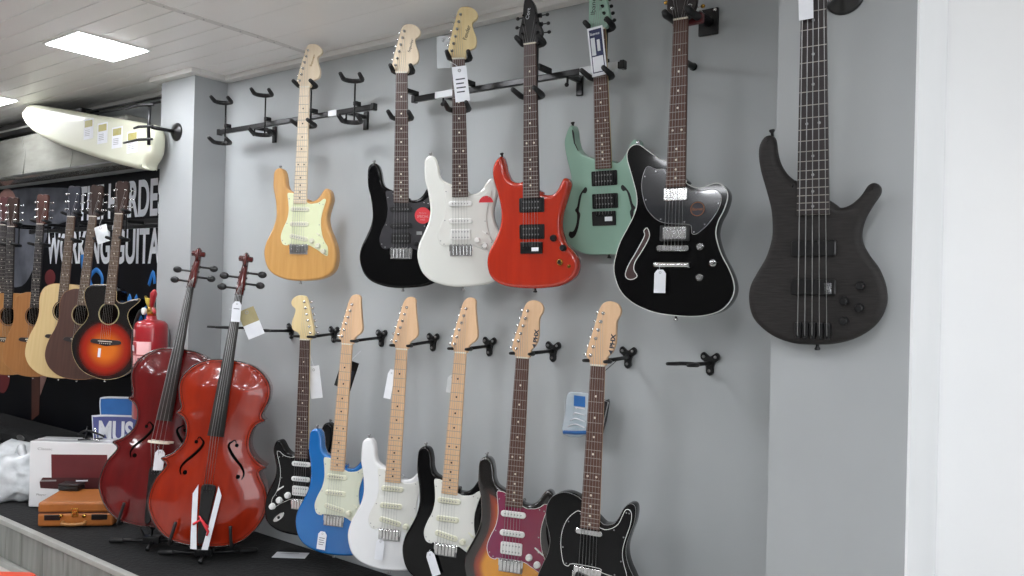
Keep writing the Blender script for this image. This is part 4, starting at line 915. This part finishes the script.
def disc_hanger(x, D, z, c, label, yaw=0):
    r_ = root('wall_hanger', at(x, D, z), label, 'guitar hanger'); off = (-x, -D, -z)
    b = MB(1, off); b.lathe([(.044, 0), (.044, .004), (.038, .010), (.014, .016), (.010, .02)], (0, 0, 0), 28); b.v = [(p[0]+x, D-p[2], p[1]+z) for p in b.v]; b.build('wall_plate', M['black_plastic'], r_)
    if c:
        c = Vector(c); fu, fw = uw(yaw); b = MB(1, off); b.tube([(x, D-.01, z), (x, D-.05, z+.01), tuple(c-fw*.062)], [.009, .008, .008], 10); b.build('arm', M['black_metal'], r_)
        b = MB(1, off); fork(b, c, fu, fw, .038, .06, .02, .009); b.build('fork', M['black_rubber'], r_)
    return r_, off
disc_hanger(-.45, 1.8695, 2.035, (BASSN[0], BASSN[1], BASSN[2]+.014), 'black round-based hanger carrying the five-string bass', 3)
def pillar_hook():
    x, D, z = -3.54, 2.1045, 2.072
    r_, off = disc_hanger(x, D, z, None, 'black round-based hanger on the left pillar, its hooks over the cream shell')
    b = MB(1, off); b.tube([(x, D-.01, z), (x+.0, 1.975, z)], .009, 10); b.build('arm', M['black_metal'], r_)
    b = MB(1, off); b.tube([(x, 1.965, z+.10), (x, 1.962, z), (x, 1.965, z-.085)], .008, 8); b.build('upright', M['black_metal'], r_)
    for dz, l in ((.10, .11), (-.06, .12), (0, .03)):
        b = MB(1, off); b.tube([(x+.03, 1.965, z+dz), (x, 1.955, z+dz), (x-.05, 1.94, z+dz), (x-.05-l, 1.935, z+dz-.005)], [.006, .007, .007, .005], 8); b.build('hook', M['black_rubber'], r_)
pillar_hook()

# ---------------------------------------------------------------- shell, case and rail near the ceiling
def shell():
    k = 2.0/1.85; raw = [(-4.62, 2.237), (-4.58, 2.262), (-4.518, 2.271), (-4.2, 2.213), (-3.732, 2.121), (-3.377, 2.051), (-3.335, 2.03), (-3.318, 1.99), (-3.329, 1.91), (-3.376, 1.866), (-3.392, 1.848), (-3.574, 1.88), (-3.787, 1.928), (-4.067, 1.995), (-4.306, 2.061), (-4.492, 2.126), (-4.60, 2.19)]
    pts = [(x*k, 1.35+(z-1.35)*k-.25+.25) for x, z in raw]
    x0, z0 = -4.2, 2.1
    r_ = root('cream_shell', at(x0, 2.0, z0), 'long cream-white rounded shell with a row of yellowish stickers, hung near the ceiling', 'shell')
    out = smooth([((x-x0), (z-z0)) for x, z in pts], 4)
    b = solid('body', out, 0, .085, .026, M['board'], r_, 1, (0, 0, 0), rb=.03)
    for i, vtx in enumerate(b.data.vertices): x, y, z = vtx.co; vtx.co = (x, -z, y)
    b.data.flip_normals()
    for i in range(4):
        px = (-3.87+.135*i)*k-x0; pz = (1.35+(2.095-.033*i-1.35)*k)-z0
        q = MB(); q.box(px-.055, px+.045, -.0015, -.0005, pz-.075, pz+.03); s_ = q.build('sticker', M['paper'], r_, 'pale printed sticker')
        MB().box(px-.045, px+.035, -.0025, -.0015, pz-.012, pz+.022).build('yellow_print', M['olive'], s_)
        q = MB(); [q.box(px-.04, px+.01, -.0025, -.0015, pz-.03-.009*j, pz-.027-.009*j) for j in range(4)]; q.build('fine_print', M['steel'], s_)
shell()
def top_stuff():
    r_ = root('wrapped_case', at(-4.9, 2.18, 1.96), 'grey plastic-wrapped long case behind and below the cream shell', 'case')
    MB().box(-1.2, .86, -.075, .075, 0, .26, .02).build('body', M['wrap'], r_)
    MB().box(-1.2, .86, -.079, -.0755, .012, .02).build('seam', M['steel'], r_)
    for i in range(3): MB().tube([(-.9+.6*i, -.078, .02), (-.87+.6*i, -.079, .14), (-.95+.62*i, -.078, .25)], .002, 6).build('wrap_fold', M['wrap'], r_)
    r_ = root('overhead_rail', at(-4.9, 2.18, 2.24), 'dark overhead rail with a pale stripe at the top left corner', 'rail')
    MB().box(-1.2, .35, -.05, .05, 0, .075, .004).build('beam', M['black_metal'], r_)
    MB().box(-1.2, .35, -.054, -.05, .032, .042).build('stripe', M['trim'], r_)
    MB().tube([(.35, -.02, .055), (.95, -.02, .045), (1.12, -.02, .04)], .006, 8).build('upper_rod', M['black_metal'], r_)
    MB().tube([(.35, -.03, .03), (.9, -.03, .02), (1.12, -.03, .015)], .006, 8).build('lower_rod', M['black_metal'], r_)
top_stuff()

# ---------------------------------------------------------------- banner, extinguisher, things on the platform
def wallm(x, y, z): # matrix of a board facing the room (local x right, y up, z out)
    m = Matrix(((1, 0, 0), (0, 0, -1), (0, 1, 0))).to_4x4(); m.translation = Vector((x, y, z)); return m
def banner():
    r_ = root('banner', wallm(-5.2, 2.276, .9), 'large dark printed banner with white slogan lettering behind the acoustic guitars', 'banner')
    x0, z0 = -5.2, .9
    MB().box(-1.7, 1.5, -.68, 1.05, 0, .002).build('sheet', M['banner'], r_)
    def patch(name, o, m, d=.0026): MB().plate([(x-x0, z-z0) for x, z in o], .002, d).build(name, m, r_)
    patch('hazy_print', smooth([(-5.95, 1.35), (-6.1, 1.7), (-5.9, 1.92), (-5.2, 1.92), (-4.8, 1.86), (-4.95, 1.72), (-5.2, 1.66), (-5.4, 1.45), (-5.6, 1.3)], 4), M['banner_grey'])
    patch('portrait_print', oval(-5.86, 1.80, .17, .15), M['skin'], .0032)
    patch('portrait_print', oval(-5.93, 1.40, .20, .17), M['skin'], .0032)
    patch('red_print', oval(-5.2, 1.36, .07, .05), M['maroon'], .0032)
    patch('brown_print', [(-5.42, .80), (-5.30, .80), (-5.30, .50), (-5.40, .45)], M['brown'], .0032)
    patch('pink_print', [(-5.30, .86), (-5.16, .84), (-5.22, .72), (-5.29, .62)], M['skin'], .0036)
    patch('dark_red_print', oval(-5.85, .72, .12, .14), M['maroon'], .0032)
    for n, s_, xa, xb, za, h in (('slogan_line', 'THE HARDEST', -4.86, -3.82, 1.70, .205), ('slogan_line', 'WORKING GUITAR', -5.25, -3.86, 1.445, .198)):
        text(n, s_, h, M['letter'], r_, Matrix.Translation((xa-x0, za-z0, .0021)), xb-xa, .0012, bold=.025)
    patch('dark_stripe', [(-4.6, 1.645), (-3.75, 1.645), (-3.75, 1.69), (-4.6, 1.69)], M['black_plastic'])
    def script(pts, r=.014):
        b = MB(); b.tube([(x-x0, z-z0, .0022) for x, z in smooth_open(pts)], r, 6); b.v = [(p[0], p[1], .0022+(p[2]-.0022)*.12) for p in b.v]; b.build('blue_script', M['bluepaint'], r_)
    script([(-4.98, 1.50), (-5.0, 1.38), (-4.97, 1.30)], .012); script([(-4.80, 1.50), (-4.78, 1.42), (-4.72, 1.47)], .022)
    script([(-4.66, 1.30), (-4.70, 1.36), (-4.63, 1.41), (-4.56, 1.37), (-4.57, 1.30), (-4.64, 1.27), (-4.67, 1.31)], .016)
    script([(-4.50, 1.28), (-4.44, 1.36), (-4.40, 1.44), (-4.42, 1.30), (-4.46, 1.2)], .012)
    script([(-4.34, 1.12), (-4.31, 1.27), (-4.29, 1.14), (-4.25, 1.27), (-4.22, 1.14), (-4.18, 1.27), (-4.16, 1.13), (-4.12, 1.16)], .014)
    script([(-4.09, 1.25), (-4.08, 1.14), (-4.04, 1.13)], .015); script([(-4.06, 1.33), (-4.02, 1.40), (-4.0, 1.34)], .014)
def smooth_open(pts, k=5):
    p = [Vector(a) for a in pts]; out = []
    for i in range(len(p)-1):
        p0 = p[max(0, i-1)]; p1 = p[i]; p2 = p[i+1]; p3 = p[min(len(p)-1, i+2)]
        for j in range(k):
            t = j/k; out.append(tuple(.5*((2*p1)+(p2-p0)*t+(2*p0-5*p1+4*p2-p3)*t*t+(3*p1-p0-3*p2+p3)*t**3)))
    out.append(tuple(p[-1])); return out
banner()

def extinguisher():
    x, y, z = -3.575, 2.02, .705
    r_ = root('fire_extinguisher', at(x, y, z), 'red fire extinguisher with white label hung on the left pillar', 'fire extinguisher')
    b = MB(); b.lathe([(.068, 0), (.074, .006), (.074, .43), (.071, .445), (.060, .457), (.036, .464), (.024, .467), (.022, .485)], (0, 0, 0), 36); b.build('tank', M['fire'], r_)
    b = MB(); b.lathe([(.021, .483), (.021, .515), (.016, .525)], (0, 0, 0), 16); b.cyl((-.05, -.01, .505), (.01, -.004, .505), .011, 10); v = b.build('valve', M['gold'], r_)
    b = MB(); b.lathe([(.017, 0), (.017, .01), (.013, .012)], (0, 0, 0), 16); b.v = [(p[0]-.03, -p[2]-.016, p[1]+.505) for p in b.v]; b.build('pressure_gauge', M['white_plastic'], v)
    b = MB(); b.tube([(0, 0, .52), (.02, -.01, .545), (.05, -.02, .59), (.062, -.024, .605)], [.012, .012, .016, .008], 8); b.build('lever', M['fire'], r_, 'red squeeze lever')
    b = MB(); b.tube([(.0, 0, .512), (.04, -.015, .518), (.075, -.03, .508), (.085, -.032, .498)], [.011, .009, .008, .006], 8); b.build('carry_handle', M['fire'], r_)
    MB().tube([(-.012, 0, .515), (-.02, -.01, .55), (-.034, -.012, .575), (-.012, -.012, .56), (0, -.005, .53)], [.008, .01, .006, .01, .007], 8).build('safety_tag', M['yellow'], r_, 'yellow safety seal')
    MB().tube(smooth_open([(-.05, -.01, .505), (-.085, -.01, .50), (-.115, -.015, .44), (-.105, -.03, .36), (-.088, -.035, .25), (-.083, -.035, .12)]), .0085, 8).build('hose', M['black_rubber'], r_)
    def wrap(a0, a1, z0, z1, r, m, name, lab=None):
        V = []; F = []; n = 10
        for i in range(n+1):
            a = math.radians(a0+(a1-a0)*i/n)
            for zz, rr in ((z0, r), (z1, r), (z1, r+.0008), (z0, r+.0008)): V.append((rr*math.cos(a), rr*math.sin(a), zz))
        for i in range(n):
            for k in range(4): l = (k+1) % 4; F.append((i*4+k, i*4+l, i*4+4+l, i*4+4+k))
        F.append((0, 3, 2, 1)); F.append((n*4, n*4+1, n*4+2, n*4+3)); return MB().add(V, F).build(name, m, r_, lab)
    wrap(-130, -95, .385, .42, .0745, M['pink'], 'small_label'); lb = wrap(-135, -28, .17, .365, .0745, M['pink'], 'printed_label', 'pale pink printed label')
    wrap(-130, -34, .255, .26, .0755, M['fire'], 'label_line'); wrap(-130, -34, .30, .305, .0755, M['fire'], 'label_line'); wrap(-84, -82, .17, .355, .0755, M['fire'], 'label_line')
    wrap(-76, -50, .27, .29, .0755, M['maroon'], 'label_block'); wrap(-76, -48, .215, .245, .0755, M['maroon'], 'label_block')
    a = math.radians(-112); m = Matrix(((-math.sin(a), 0, math.cos(a)), (math.cos(a), 0, math.sin(a)), (0, 1, 0))).to_4x4()
    a2 = math.radians(-126); m.translation = Vector((.0775*math.cos(a2)-.0, .0775*math.sin(a2), .320)); text('label_text', 'ILLA', .026, M['paper'], r_, m, .058, .001, bold=.02)
    wrap(-140, -84, .307, .363, .0748, M['fire'], 'red_band')
    b = MB(); b.box(-.02, .02, .074, .089, .30, .42, .003); b.build('wall_bracket', M['steel'], r_)
extinguisher()

def box_things():
    # white picture box, turned towards the room
    a = math.atan2(.246, .365); r_ = root('carton_box', at(-4.25, 1.785, .211, a), 'white carton with a picture of an open red case, standing behind the tan case', 'box')
    MB().box(0, .50, .0, .13, 0, .328, .003).build('carton', M['gloss_white_cool'], r_)
    pm = Matrix(((1, 0, 0), (0, 0, -1), (0, 1, 0))).to_4x4()
    def pl(o, m, n, d=.001): 
        b = MB(); b.plate(o, 0, d); b.v = [(p[0], -p[2]-.0002, p[1]) for p in b.v]; return b.build(n, m, r_)
    pl([(.115, .145), (.40, .155), (.395, .272), (.11, .265)], M['maroon'], 'picture_lid')
    pl([(.055, .125), (.07, .148), (.41, .158), (.40, .13), (.40, .09), (.06, .095)], mat('maroon_dark', '4a1a1c', .5, var='3a1214', vs=7), 'picture_base', .0014)
    pl([(.06, .128), (.14, .132), (.14, .139), (.062, .137)], M['steel'], 'picture_trim', .002); pl([(.24, .134), (.30, .137), (.30, .144), (.24, .141)], M['paper'], 'picture_trim', .002)
    for z, l in ((.285, .075), (.055, .05)): 
        m = pm.copy(); m.translation = Vector((.04, -.0005, z)); text('carton_print', 'Classic' if l > .06 else 'Player', .012, M['steel'], r_, m, l, .0006)
    MB().box(.0, .50, .06, .066, .3282, .3292).build('tape_seam', M['bagplastic'], r_)
    # tan record-player style case
    a = math.atan2(.226, .239); r_ = root('carry_case', at(-3.872, 1.665, .211, a), 'tan leatherette carry case with handle on the platform edge, before the white carton', 'case')
    MB().box(0, .33, 0, .25, 0, .062, .010).build('base', M['case'], r_); MB().box(0, .33, 0, .25, .064, .112, .010).build('lid', M['case'], r_)
    MB().box(.002, .328, .002, .248, .061, .065).build('seam', M['brown'], r_)
    for x in (.03, .235): MB().box(x, x+.07, -.004, .004, .030, .055, .003).build('speaker_grille', M['black_plastic'], r_)
    b = MB(); b.box(.150, .178, -.006, .004, .045, .085, .003); b.box(.155, .173, -.010, -.005, .055, .07, .002); b.build('latch', M['gold'], r_)
    for x in (.105, .205): MB().cyl((x, .002, .05), (x, -.008, .05), .008, 12).build('stud', M['gold'], r_)
    b = MB(); b.tube(smooth_open([(.115, -.002, .022), (.118, -.02, .018), (.16, -.026, .016), (.205, -.02, .018), (.21, -.002, .022)]), .008, 8); b.build('handle', M['cedar_light'], r_)
    # little dark box lying on it
    m = at(-3.99, 1.87, .3235, a-.2); r_ = root('small_black_box', m, 'small dark box lying on top of the tan case', 'box')
    MB().box(-.05, .05, -.03, .03, 0, .022, .004).build('bottom', M['black_plastic'], r_); MB().box(-.051, .051, -.031, .031, .022, .034, .004).build('top', M['ebony'], r_)
    # blue shop sign standing behind
    a = math.radians(33); r_ = root('blue_sign', at(-4.03, 2.135, .214, a), 'blue two-tier sign with white lettering standing behind the carton', 'sign')
    def sp(o, y0, y1, m, n):
        b = MB(); b.plate(smooth(o, 4), 0, y1-y0, .003); b.v = [(p[0], y1-p[2], p[1]) for p in b.v]; return b.build(n, m, r_)
    sp([(-.10, .36), (-.115, .44), (-.12, .515), (-.10, .532), (0, .535), (.2, .532), (.21, .515), (.20, .44), (.18, .36)], -.012, .003, M['paper'], 'upper_border')
    sp([(-.092, .36), (-.107, .44), (-.112, .510), (-.096, .524), (0, .527), (.195, .524), (.20, .51), (.19, .44), (.17, .36)], -.018, -.012, M['signblue'], 'upper_panel')
    sp([(-.10, .0), (-.125, .2), (-.150, .41), (-.135, .438), (0, .443), (.24, .438), (.25, .41), (.23, .2), (.2, .0)], -.026, -.018, M['paper'], 'lower_border')
    p = sp([(-.092, .006), (-.117, .2), (-.141, .407), (-.127, .430), (0, .435), (.232, .430), (.242, .407), (.222, .2), (.192, .006)], -.032, -.026, M['signviolet'], 'lower_panel')
    m = Matrix(((1, 0, 0), (0, 0, -1), (0, 1, 0))).to_4x4(); m.translation = Vector((-.105, -.0335, .305)); text('sign_text', 'MUSA', .11, M['paper'], r_, m, .25, .002, bold=.03)
    MB().box(-.1, .16, -.03, .05, 0, .008, .002).build('foot', M['black_plastic'], r_)
    # folded mini stand on the carton
    a = math.atan2(.246, .365); r_ = root('folding_stand', at(-4.05, 1.98, .5405, a), 'small black and chrome folding stand lying on top of the white carton', 'stand')
    for i, (p0, p1) in enumerate((((-.05, -.02, .006), (.05, .03, .006)), ((-.05, .03, .006), (.06, -.02, .008)), ((-.02, 0, .01), (-.015, .0, .07)), ((.03, .01, .01), (.02, .01, .065)))):
        MB().tube([p0, p1], .004, 8).build('leg', M['chrome'] if i % 2 else M['black_metal'], r_)
    MB().tube(smooth_open([(-.06, .0, .03), (-.02, 0, .05), (.03, .01, .035), (.07, .01, .02)]), .005, 8).build('arm', M['black_metal'], r_)
    # silver bag
    r_ = root('plastic_bag', at(-4.58, 1.86, .207), 'crumpled silvery plastic bag beside the white carton at the left edge', 'bag')
    bm = bmesh.new(); bmesh.ops.create_icosphere(bm, subdivisions=4, radius=1); rnd = random.Random(3)
    from mathutils import noise
    for v in bm.verts:
        n = v.co.normalized(); k = 1+.35*noise.noise(n*1.7+Vector((5, 1, 2)))+.18*abs(noise.noise(n*5.0))+.07*noise.noise(n*11)
        v.co = Vector((n.x*.27*k, n.y*.17*k, max(0, .10+n.z*.15*k)))
    me = bpy.data.meshes.new('bag_body'); bm.to_mesh(me); bm.free(); me.polygons.foreach_set('use_smooth', [True]*len(me.polygons)); me.materials.append(M['bagplastic']); o = bpy.data.objects.new('bag_body', me); C.objects.link(o); o.parent = r_
    MB().tube(smooth_open([(.05, -.02, .2), (.10, -.02, .26), (.13, -.03, .25), (.16, -.02, .19)]), [.03]+[.02]*14+[.01], 8).build('bag_neck', M['bagplastic'], r_)
    # dark padded case under the acoustic guitars
    r_ = root('padded_case', at(-5.0, 2.15, .206), 'low black padded case with an oval badge on the platform under the acoustic guitars', 'case')
    MB().box(-.75, .52, -.12, .12, 0, .26, .04).build('body', M['carpet'], r_)
    b = MB(); b.plate(oval(.05, .225, .05, .016, 20), 0, .004, .001); b.v = [(p[0], -.121-p[2], p[1]) for p in b.v]; b.build('badge', M['steel'], r_)
    MB().tube(smooth_open([(-.2, -.12, .18), (-.19, -.15, .17), (-.05, -.16, .165), (.0-.0, -.15, .17), (0, -.12, .18)]), .010, 8).build('handle', M['black_rubber'], r_)
    # coral plastic box on the floor in front
    r_ = root('plastic_box', at(-3.395, 1.33, .001, .63), 'coral-red plastic box in the bottom left corner before the platform', 'box')
    MB().plate(rrect(-.55, .10, -.30, .10, .05), 0, .150, .004).build('tub', M['coral'], r_); MB().plate(rrect(-.56, .11, -.31, .11, .06), .150, .170, .012).build('lid', M['coral'], r_)
    MB().tube([(-.5, .0, .176), (-.12, .03, .176)], .008, 8).build('dark_strap', M['black_rubber'], r_)
box_things()

def cello_stand(key, label):
    g = G[key]; m = g.root.matrix_basis; p = m.translation
    u, v, w_ = gframe(*POSE[key], 45); fu, fw = uw(45); zt_ = .2055
    base = Vector((p.x, p.y, zt_)); r_ = root('cello_stand', at(p.x, p.y, zt_), label, 'instrument stand'); off = tuple(-base)
    c0 = base - fw*.06 + V3(0, 0, .03)
    b = MB(1, off); b.box(-.035, .035, -.02, .02, -.012, .02, .004, Matrix.Translation(c0) @ Matrix.Rotation(math.radians(38), 4, 'Z')); b.build('hub', M['black_plastic'], r_)
    for s_ in (-1, 1):
        f0 = c0 + fu*.03*s_; ft = base - fw*.13 + fu*.175*s_ + V3(0, 0, .012)
        b = MB(1, off); b.tube([f0, ft], .009, 8); l = b.build('leg', M['black_metal'], r_)
        d = (ft-f0).normalized(); b = MB(1, off); b.tube([ft-d*.05, ft-d*.04, ft+d*.02, ft+d*.028], [.010, .0115, .0115, .007], 10); b.build('rubber_foot', M['black_rubber'], l)
        # arm that comes round the lower rib and up over the front
        q = lambda x, y, z: m @ Vector((x*.01, y*.01, z*.01))
        pts = [c0+fu*.03*s_+V3(0, 0, .01), q(9*s_, -2.2, -14.5), q(12.0*s_, .2, -9), q(12.0*s_, .2, -3), q(12.2*s_, .5, 1.0), q(11.4*s_, 4.5, 2.6), q(10.6*s_, 9.5, 3.0)]
        b = MB(1, off); b.tube(smooth_open(pts, 4), .0065, 8); b.build('arm', M['black_rubber'], r_)
    b = MB(1, off); b.tube([c0, c0+fw*.07+V3(0, 0, -.017)], .009, 8); b.build('front_leg', M['black_metal'], r_)
cello_stand('cello1', 'black folding stand under the front orange-red cello')
cello_stand('cello2', 'black folding stand under the dark red rear cello')

# ---------------------------------------------------------------- tags and papers
def tag(label, mw, w_, h, m=None, hole=True, name='price_tag', lines=0, clip=True, string=None, cat='tag', rot=0):
    r_ = root(name, mw, label, cat)
    o = [(-w_/2, 0), (w_/2, 0), (w_/2, h*.84), (w_/4, h), (-w_/4, h), (-w_/2, h*.84)] if clip else [(-w_/2, 0), (w_/2, 0), (w_/2, h), (-w_/2, h)]
    MB().plate(o, 0, .0008).build('card', m or M['paper'], r_)
    if hole: MB().tube([(x, y, .0008) for x, y in oval(0, h*.88, w_*.09, w_*.09, 12)], w_*.025, 5, True).build('eyelet', M['steel'], r_)
    for i in range(lines): MB().box(-w_*.33, w_*(.32-.1*(i % 2)), h*(.62-.12*i), h*(.62-.12*i)+h*.035, .0008, .0011).build('print_line', M['ink'], r_)
    if string: MB().tube(smooth_open([(0, h*.88, .001)]+string), .0006, 5).build('cord', M['paper'], r_)
    return r_
g = G['jm']; tag('white price tag hanging under the tailpiece of the white-edged black guitar', g.put(-3.4, -12.6, g.zf+1.6), .034, .066, string=[(-.002, .066, .002), (.0, .078, .004)])
g = G['cello2']; tag('white price tag hanging from the bridge of the dark red cello', g.put(1.6, 24.5, 7.0, .05), .040, .085, string=[(-.004, .085, .004), (-.01, .10, .01)])
g = G['blue']; r_ = tag('white-lined blue tag lying on the lower body of the blue guitar', g.put(-4.1, -11.8, g.zf+.5, -.05), .034, .066, lines=4)
g = G['white2']; tag('white price tag below the bridge of the all-white lower guitar', g.put(-3.1, -9.6, g.zf+1.3, -.06), .030, .072, string=[(.002, .072, .002), (.01, .08, .0)])
g = G['black2']; tag('white price tag tilted below the bridge of the black guitar with white pickguard', g.put(-2.0, -9.2, g.zf+1.3, .42), .030, .080, string=[(.0, .08, .002), (.006, .085, .0)])
g = G['white']; tag('white printed card tag hanging on the neck of the upper white guitar', g.put(1.6, 50.0, .9, .10), .050, .120, lines=4, clip=False, string=[(-.01, .125, .0), (-.03, .14, -.004)])
tag('clear plastic card behind the headstock of the upper white guitar', g.put(-5.6, 62.5, -3.4, 0), .05, .11, m=M['clearcard'], clip=False)
g = G['mint']; r_ = tag('long framed white and navy tag covering the nut of the mint guitar', g.put(.6, 43.2, 1.0, .08), .052, .150, clip=False, hole=False)
MB().box(-.021, .021, .010, .143, .0009, .0012).build('dark_frame', M['navy'], r_); MB().box(-.018, .018, .013, .060, .0012, .0015).build('white_field', M['paper'], r_)
MB().box(-.018, -.004, .064, .118, .0012, .0015).build('white_field', M['bagplastic'], r_); MB().box(.002, .012, .075, .110, .0012, .0015).build('white_field', M['bagplastic'], r_)
text('tag_text', 'Ibanez', .008, M['paper'], r_, Matrix.Translation((-.018, .126, .0013)), .032, .0002)
g = G['bass']; tag('white card tag at the top of the bass neck', g.put(-1.2, 66.7, .9, .03), .030, .14, lines=3, clip=False)
g = G['lefty']; tag('large white tag hanging behind the neck of the left-handed guitar', g.put(-4.6, 41.5, -3.6, .16), .05, .13, string=[(.0, .13, 0), (-.01, .22, .01)], clip=False)
g = G['blue']; r_ = tag('dark plastic packet hanging behind the neck of the blue guitar', g.put(-2.4, 48.0, -5.0, -.25), .07, .11, m=M['black_plastic'], clip=False, hole=False, name='packet', cat='packet', string=[(.0, .11, 0), (.03, .16, .01)]); MB().box(-.028, .028, .02, .075, .0009, .0013).build('printed_insert', M['ink'], r_)
g = G['white2']; tag('slim white tag hanging left of the neck of the all-white lower guitar', g.put(-4.3, 47.0, -1.0, -.12), .026, .105, hole=True, string=[(.006, .11, 0), (.01, .16, 0)])
g = G['black2']; tag('pale grey tag half behind the maple neck of the lower black guitar', g.put(-3.2, 51.0, -3.2, -.05), .034, .06, m=M['bagplastic'], string=[(.0, .07, 0), (.02, .12, .01)])
g = G['cello1']; tag('white price tag wrapped on the upper fingerboard of the front cello', g.put(.6, 92.0, 2.7, .04), .036, .085, lines=1)
r_ = tag('tan and white swing tag hanging by the pegbox of the front cello', g.put(9.5, 87.0, -1.0, .52), .07, .125, m=M['paper'], clip=False, string=[(-.02, .13, 0), (-.06, .15, .01)])
MB().box(-.035, .035, .06, .125, .0009, .0014).build('tan_half', M['card'], r_, 'tan printed upper half')
g = G['aco']; tag('pale folded tag between the necks of the sunburst and mahogany acoustic guitars', g.put(-7.6, 50, -2.0, .35), .07, .09, m=M['bagplastic'], clip=False, string=[(.0, .1, 0), (.03, .14, 0)])

def tape():
    g = G['cello1']; r_ = root('paper_wrap', g.put(0, 0, 0), 'white paper strips tied with red ribbon over the tailpiece of the front cello', 'wrap')
    for s_ in (-1, 1):
        b = MB(.01); o = [(.9*s_, -.2), (3.4*s_, -.2), (5.6*s_, 21.5), (3.9*s_, 25.2), (2.3*s_, 9)]
        b.plate(o, 0, .12); b.v = [(p[0], p[1], p[2]+4.0+.04*p[1]*0) for p in b.v]; b.build('paper_strip', M['paper'], r_)
    MB(.01).tube([(-3.6, 9.5, 4.3), (-1, 11.5, 4.6), (2.4, 8.6, 4.4)], [.5, .55, .5], 8).build('ribbon', M['red'], r_, 'red ribbon')
    MB(.01).tube([(-1.8, 13.0, 4.6), (.4, 10.4, 4.9), (2.6, 7.0, 4.5), (2.2, 5.4, 4.4)], [.3, .6, .5, .3], 8).build('ribbon', M['red'], r_, 'red ribbon')
tape()

def packet():
    r_ = root('cable_packet', wallm(-1.30, 2.20, .885), 'clear and blue plastic packet hanging behind the neck of the black single-cutaway guitar', 'packet')
    o = [(-.072, 0), (.02, .012), (.035, .13), (-.03, .142), (-.06, .13), (-.066, .07)]
    MB().plate(smooth(o, 3), 0, .012, .004).build('clear_bag', M['clear'], r_)
    MB().box(-.030, .012, .098, .132, .0125, .0135).build('header_card', M['signblue'], r_)
    MB().tube([(-.066, .008, .012), (-.02, .012, .014), (.02, .018, .012)], .006, 8).build('blue_edge', M['signblue'], r_)
    for i in range(4): MB().tube(smooth_open([(-.05+.01*i, .03+.02*i, .013), (-.02, .04+.018*i, .016), (.012, .032+.02*i, .013)]), .0022, 6).build('cord_loop', M['paper'], r_)
    o = [(.012, 0), (.062, .0), (.088, .12), (.075, .124), (.03, .128)]
    MB().plate(smooth(o, 2), -.012, -.002, .003).build('dark_bag', M['black_plastic'], r_)
    MB().tube([(x, y, -.0015) for x, y in o], .002, 5, True).build('bag_seam', M['steel'], r_)
    MB().tube([(.02, .128, -.004), (.05, .2, -.006), (.12, .258, .0)], .0012, 6).build('cord', M['black_rubber'], r_)
packet()
r_ = root('paper_sheet', at(-2.70, 2.17, .2062, .6), 'white paper slip lying on the platform beside the left-handed guitar', 'paper')
MB().box(-.07, .07, -.035, .035, 0, .0012).build('sheet', M['paper'], r_)
MB().box(-.05, .03, .018, .020, .0013, .0016).build('print_line', M['ink'], r_)
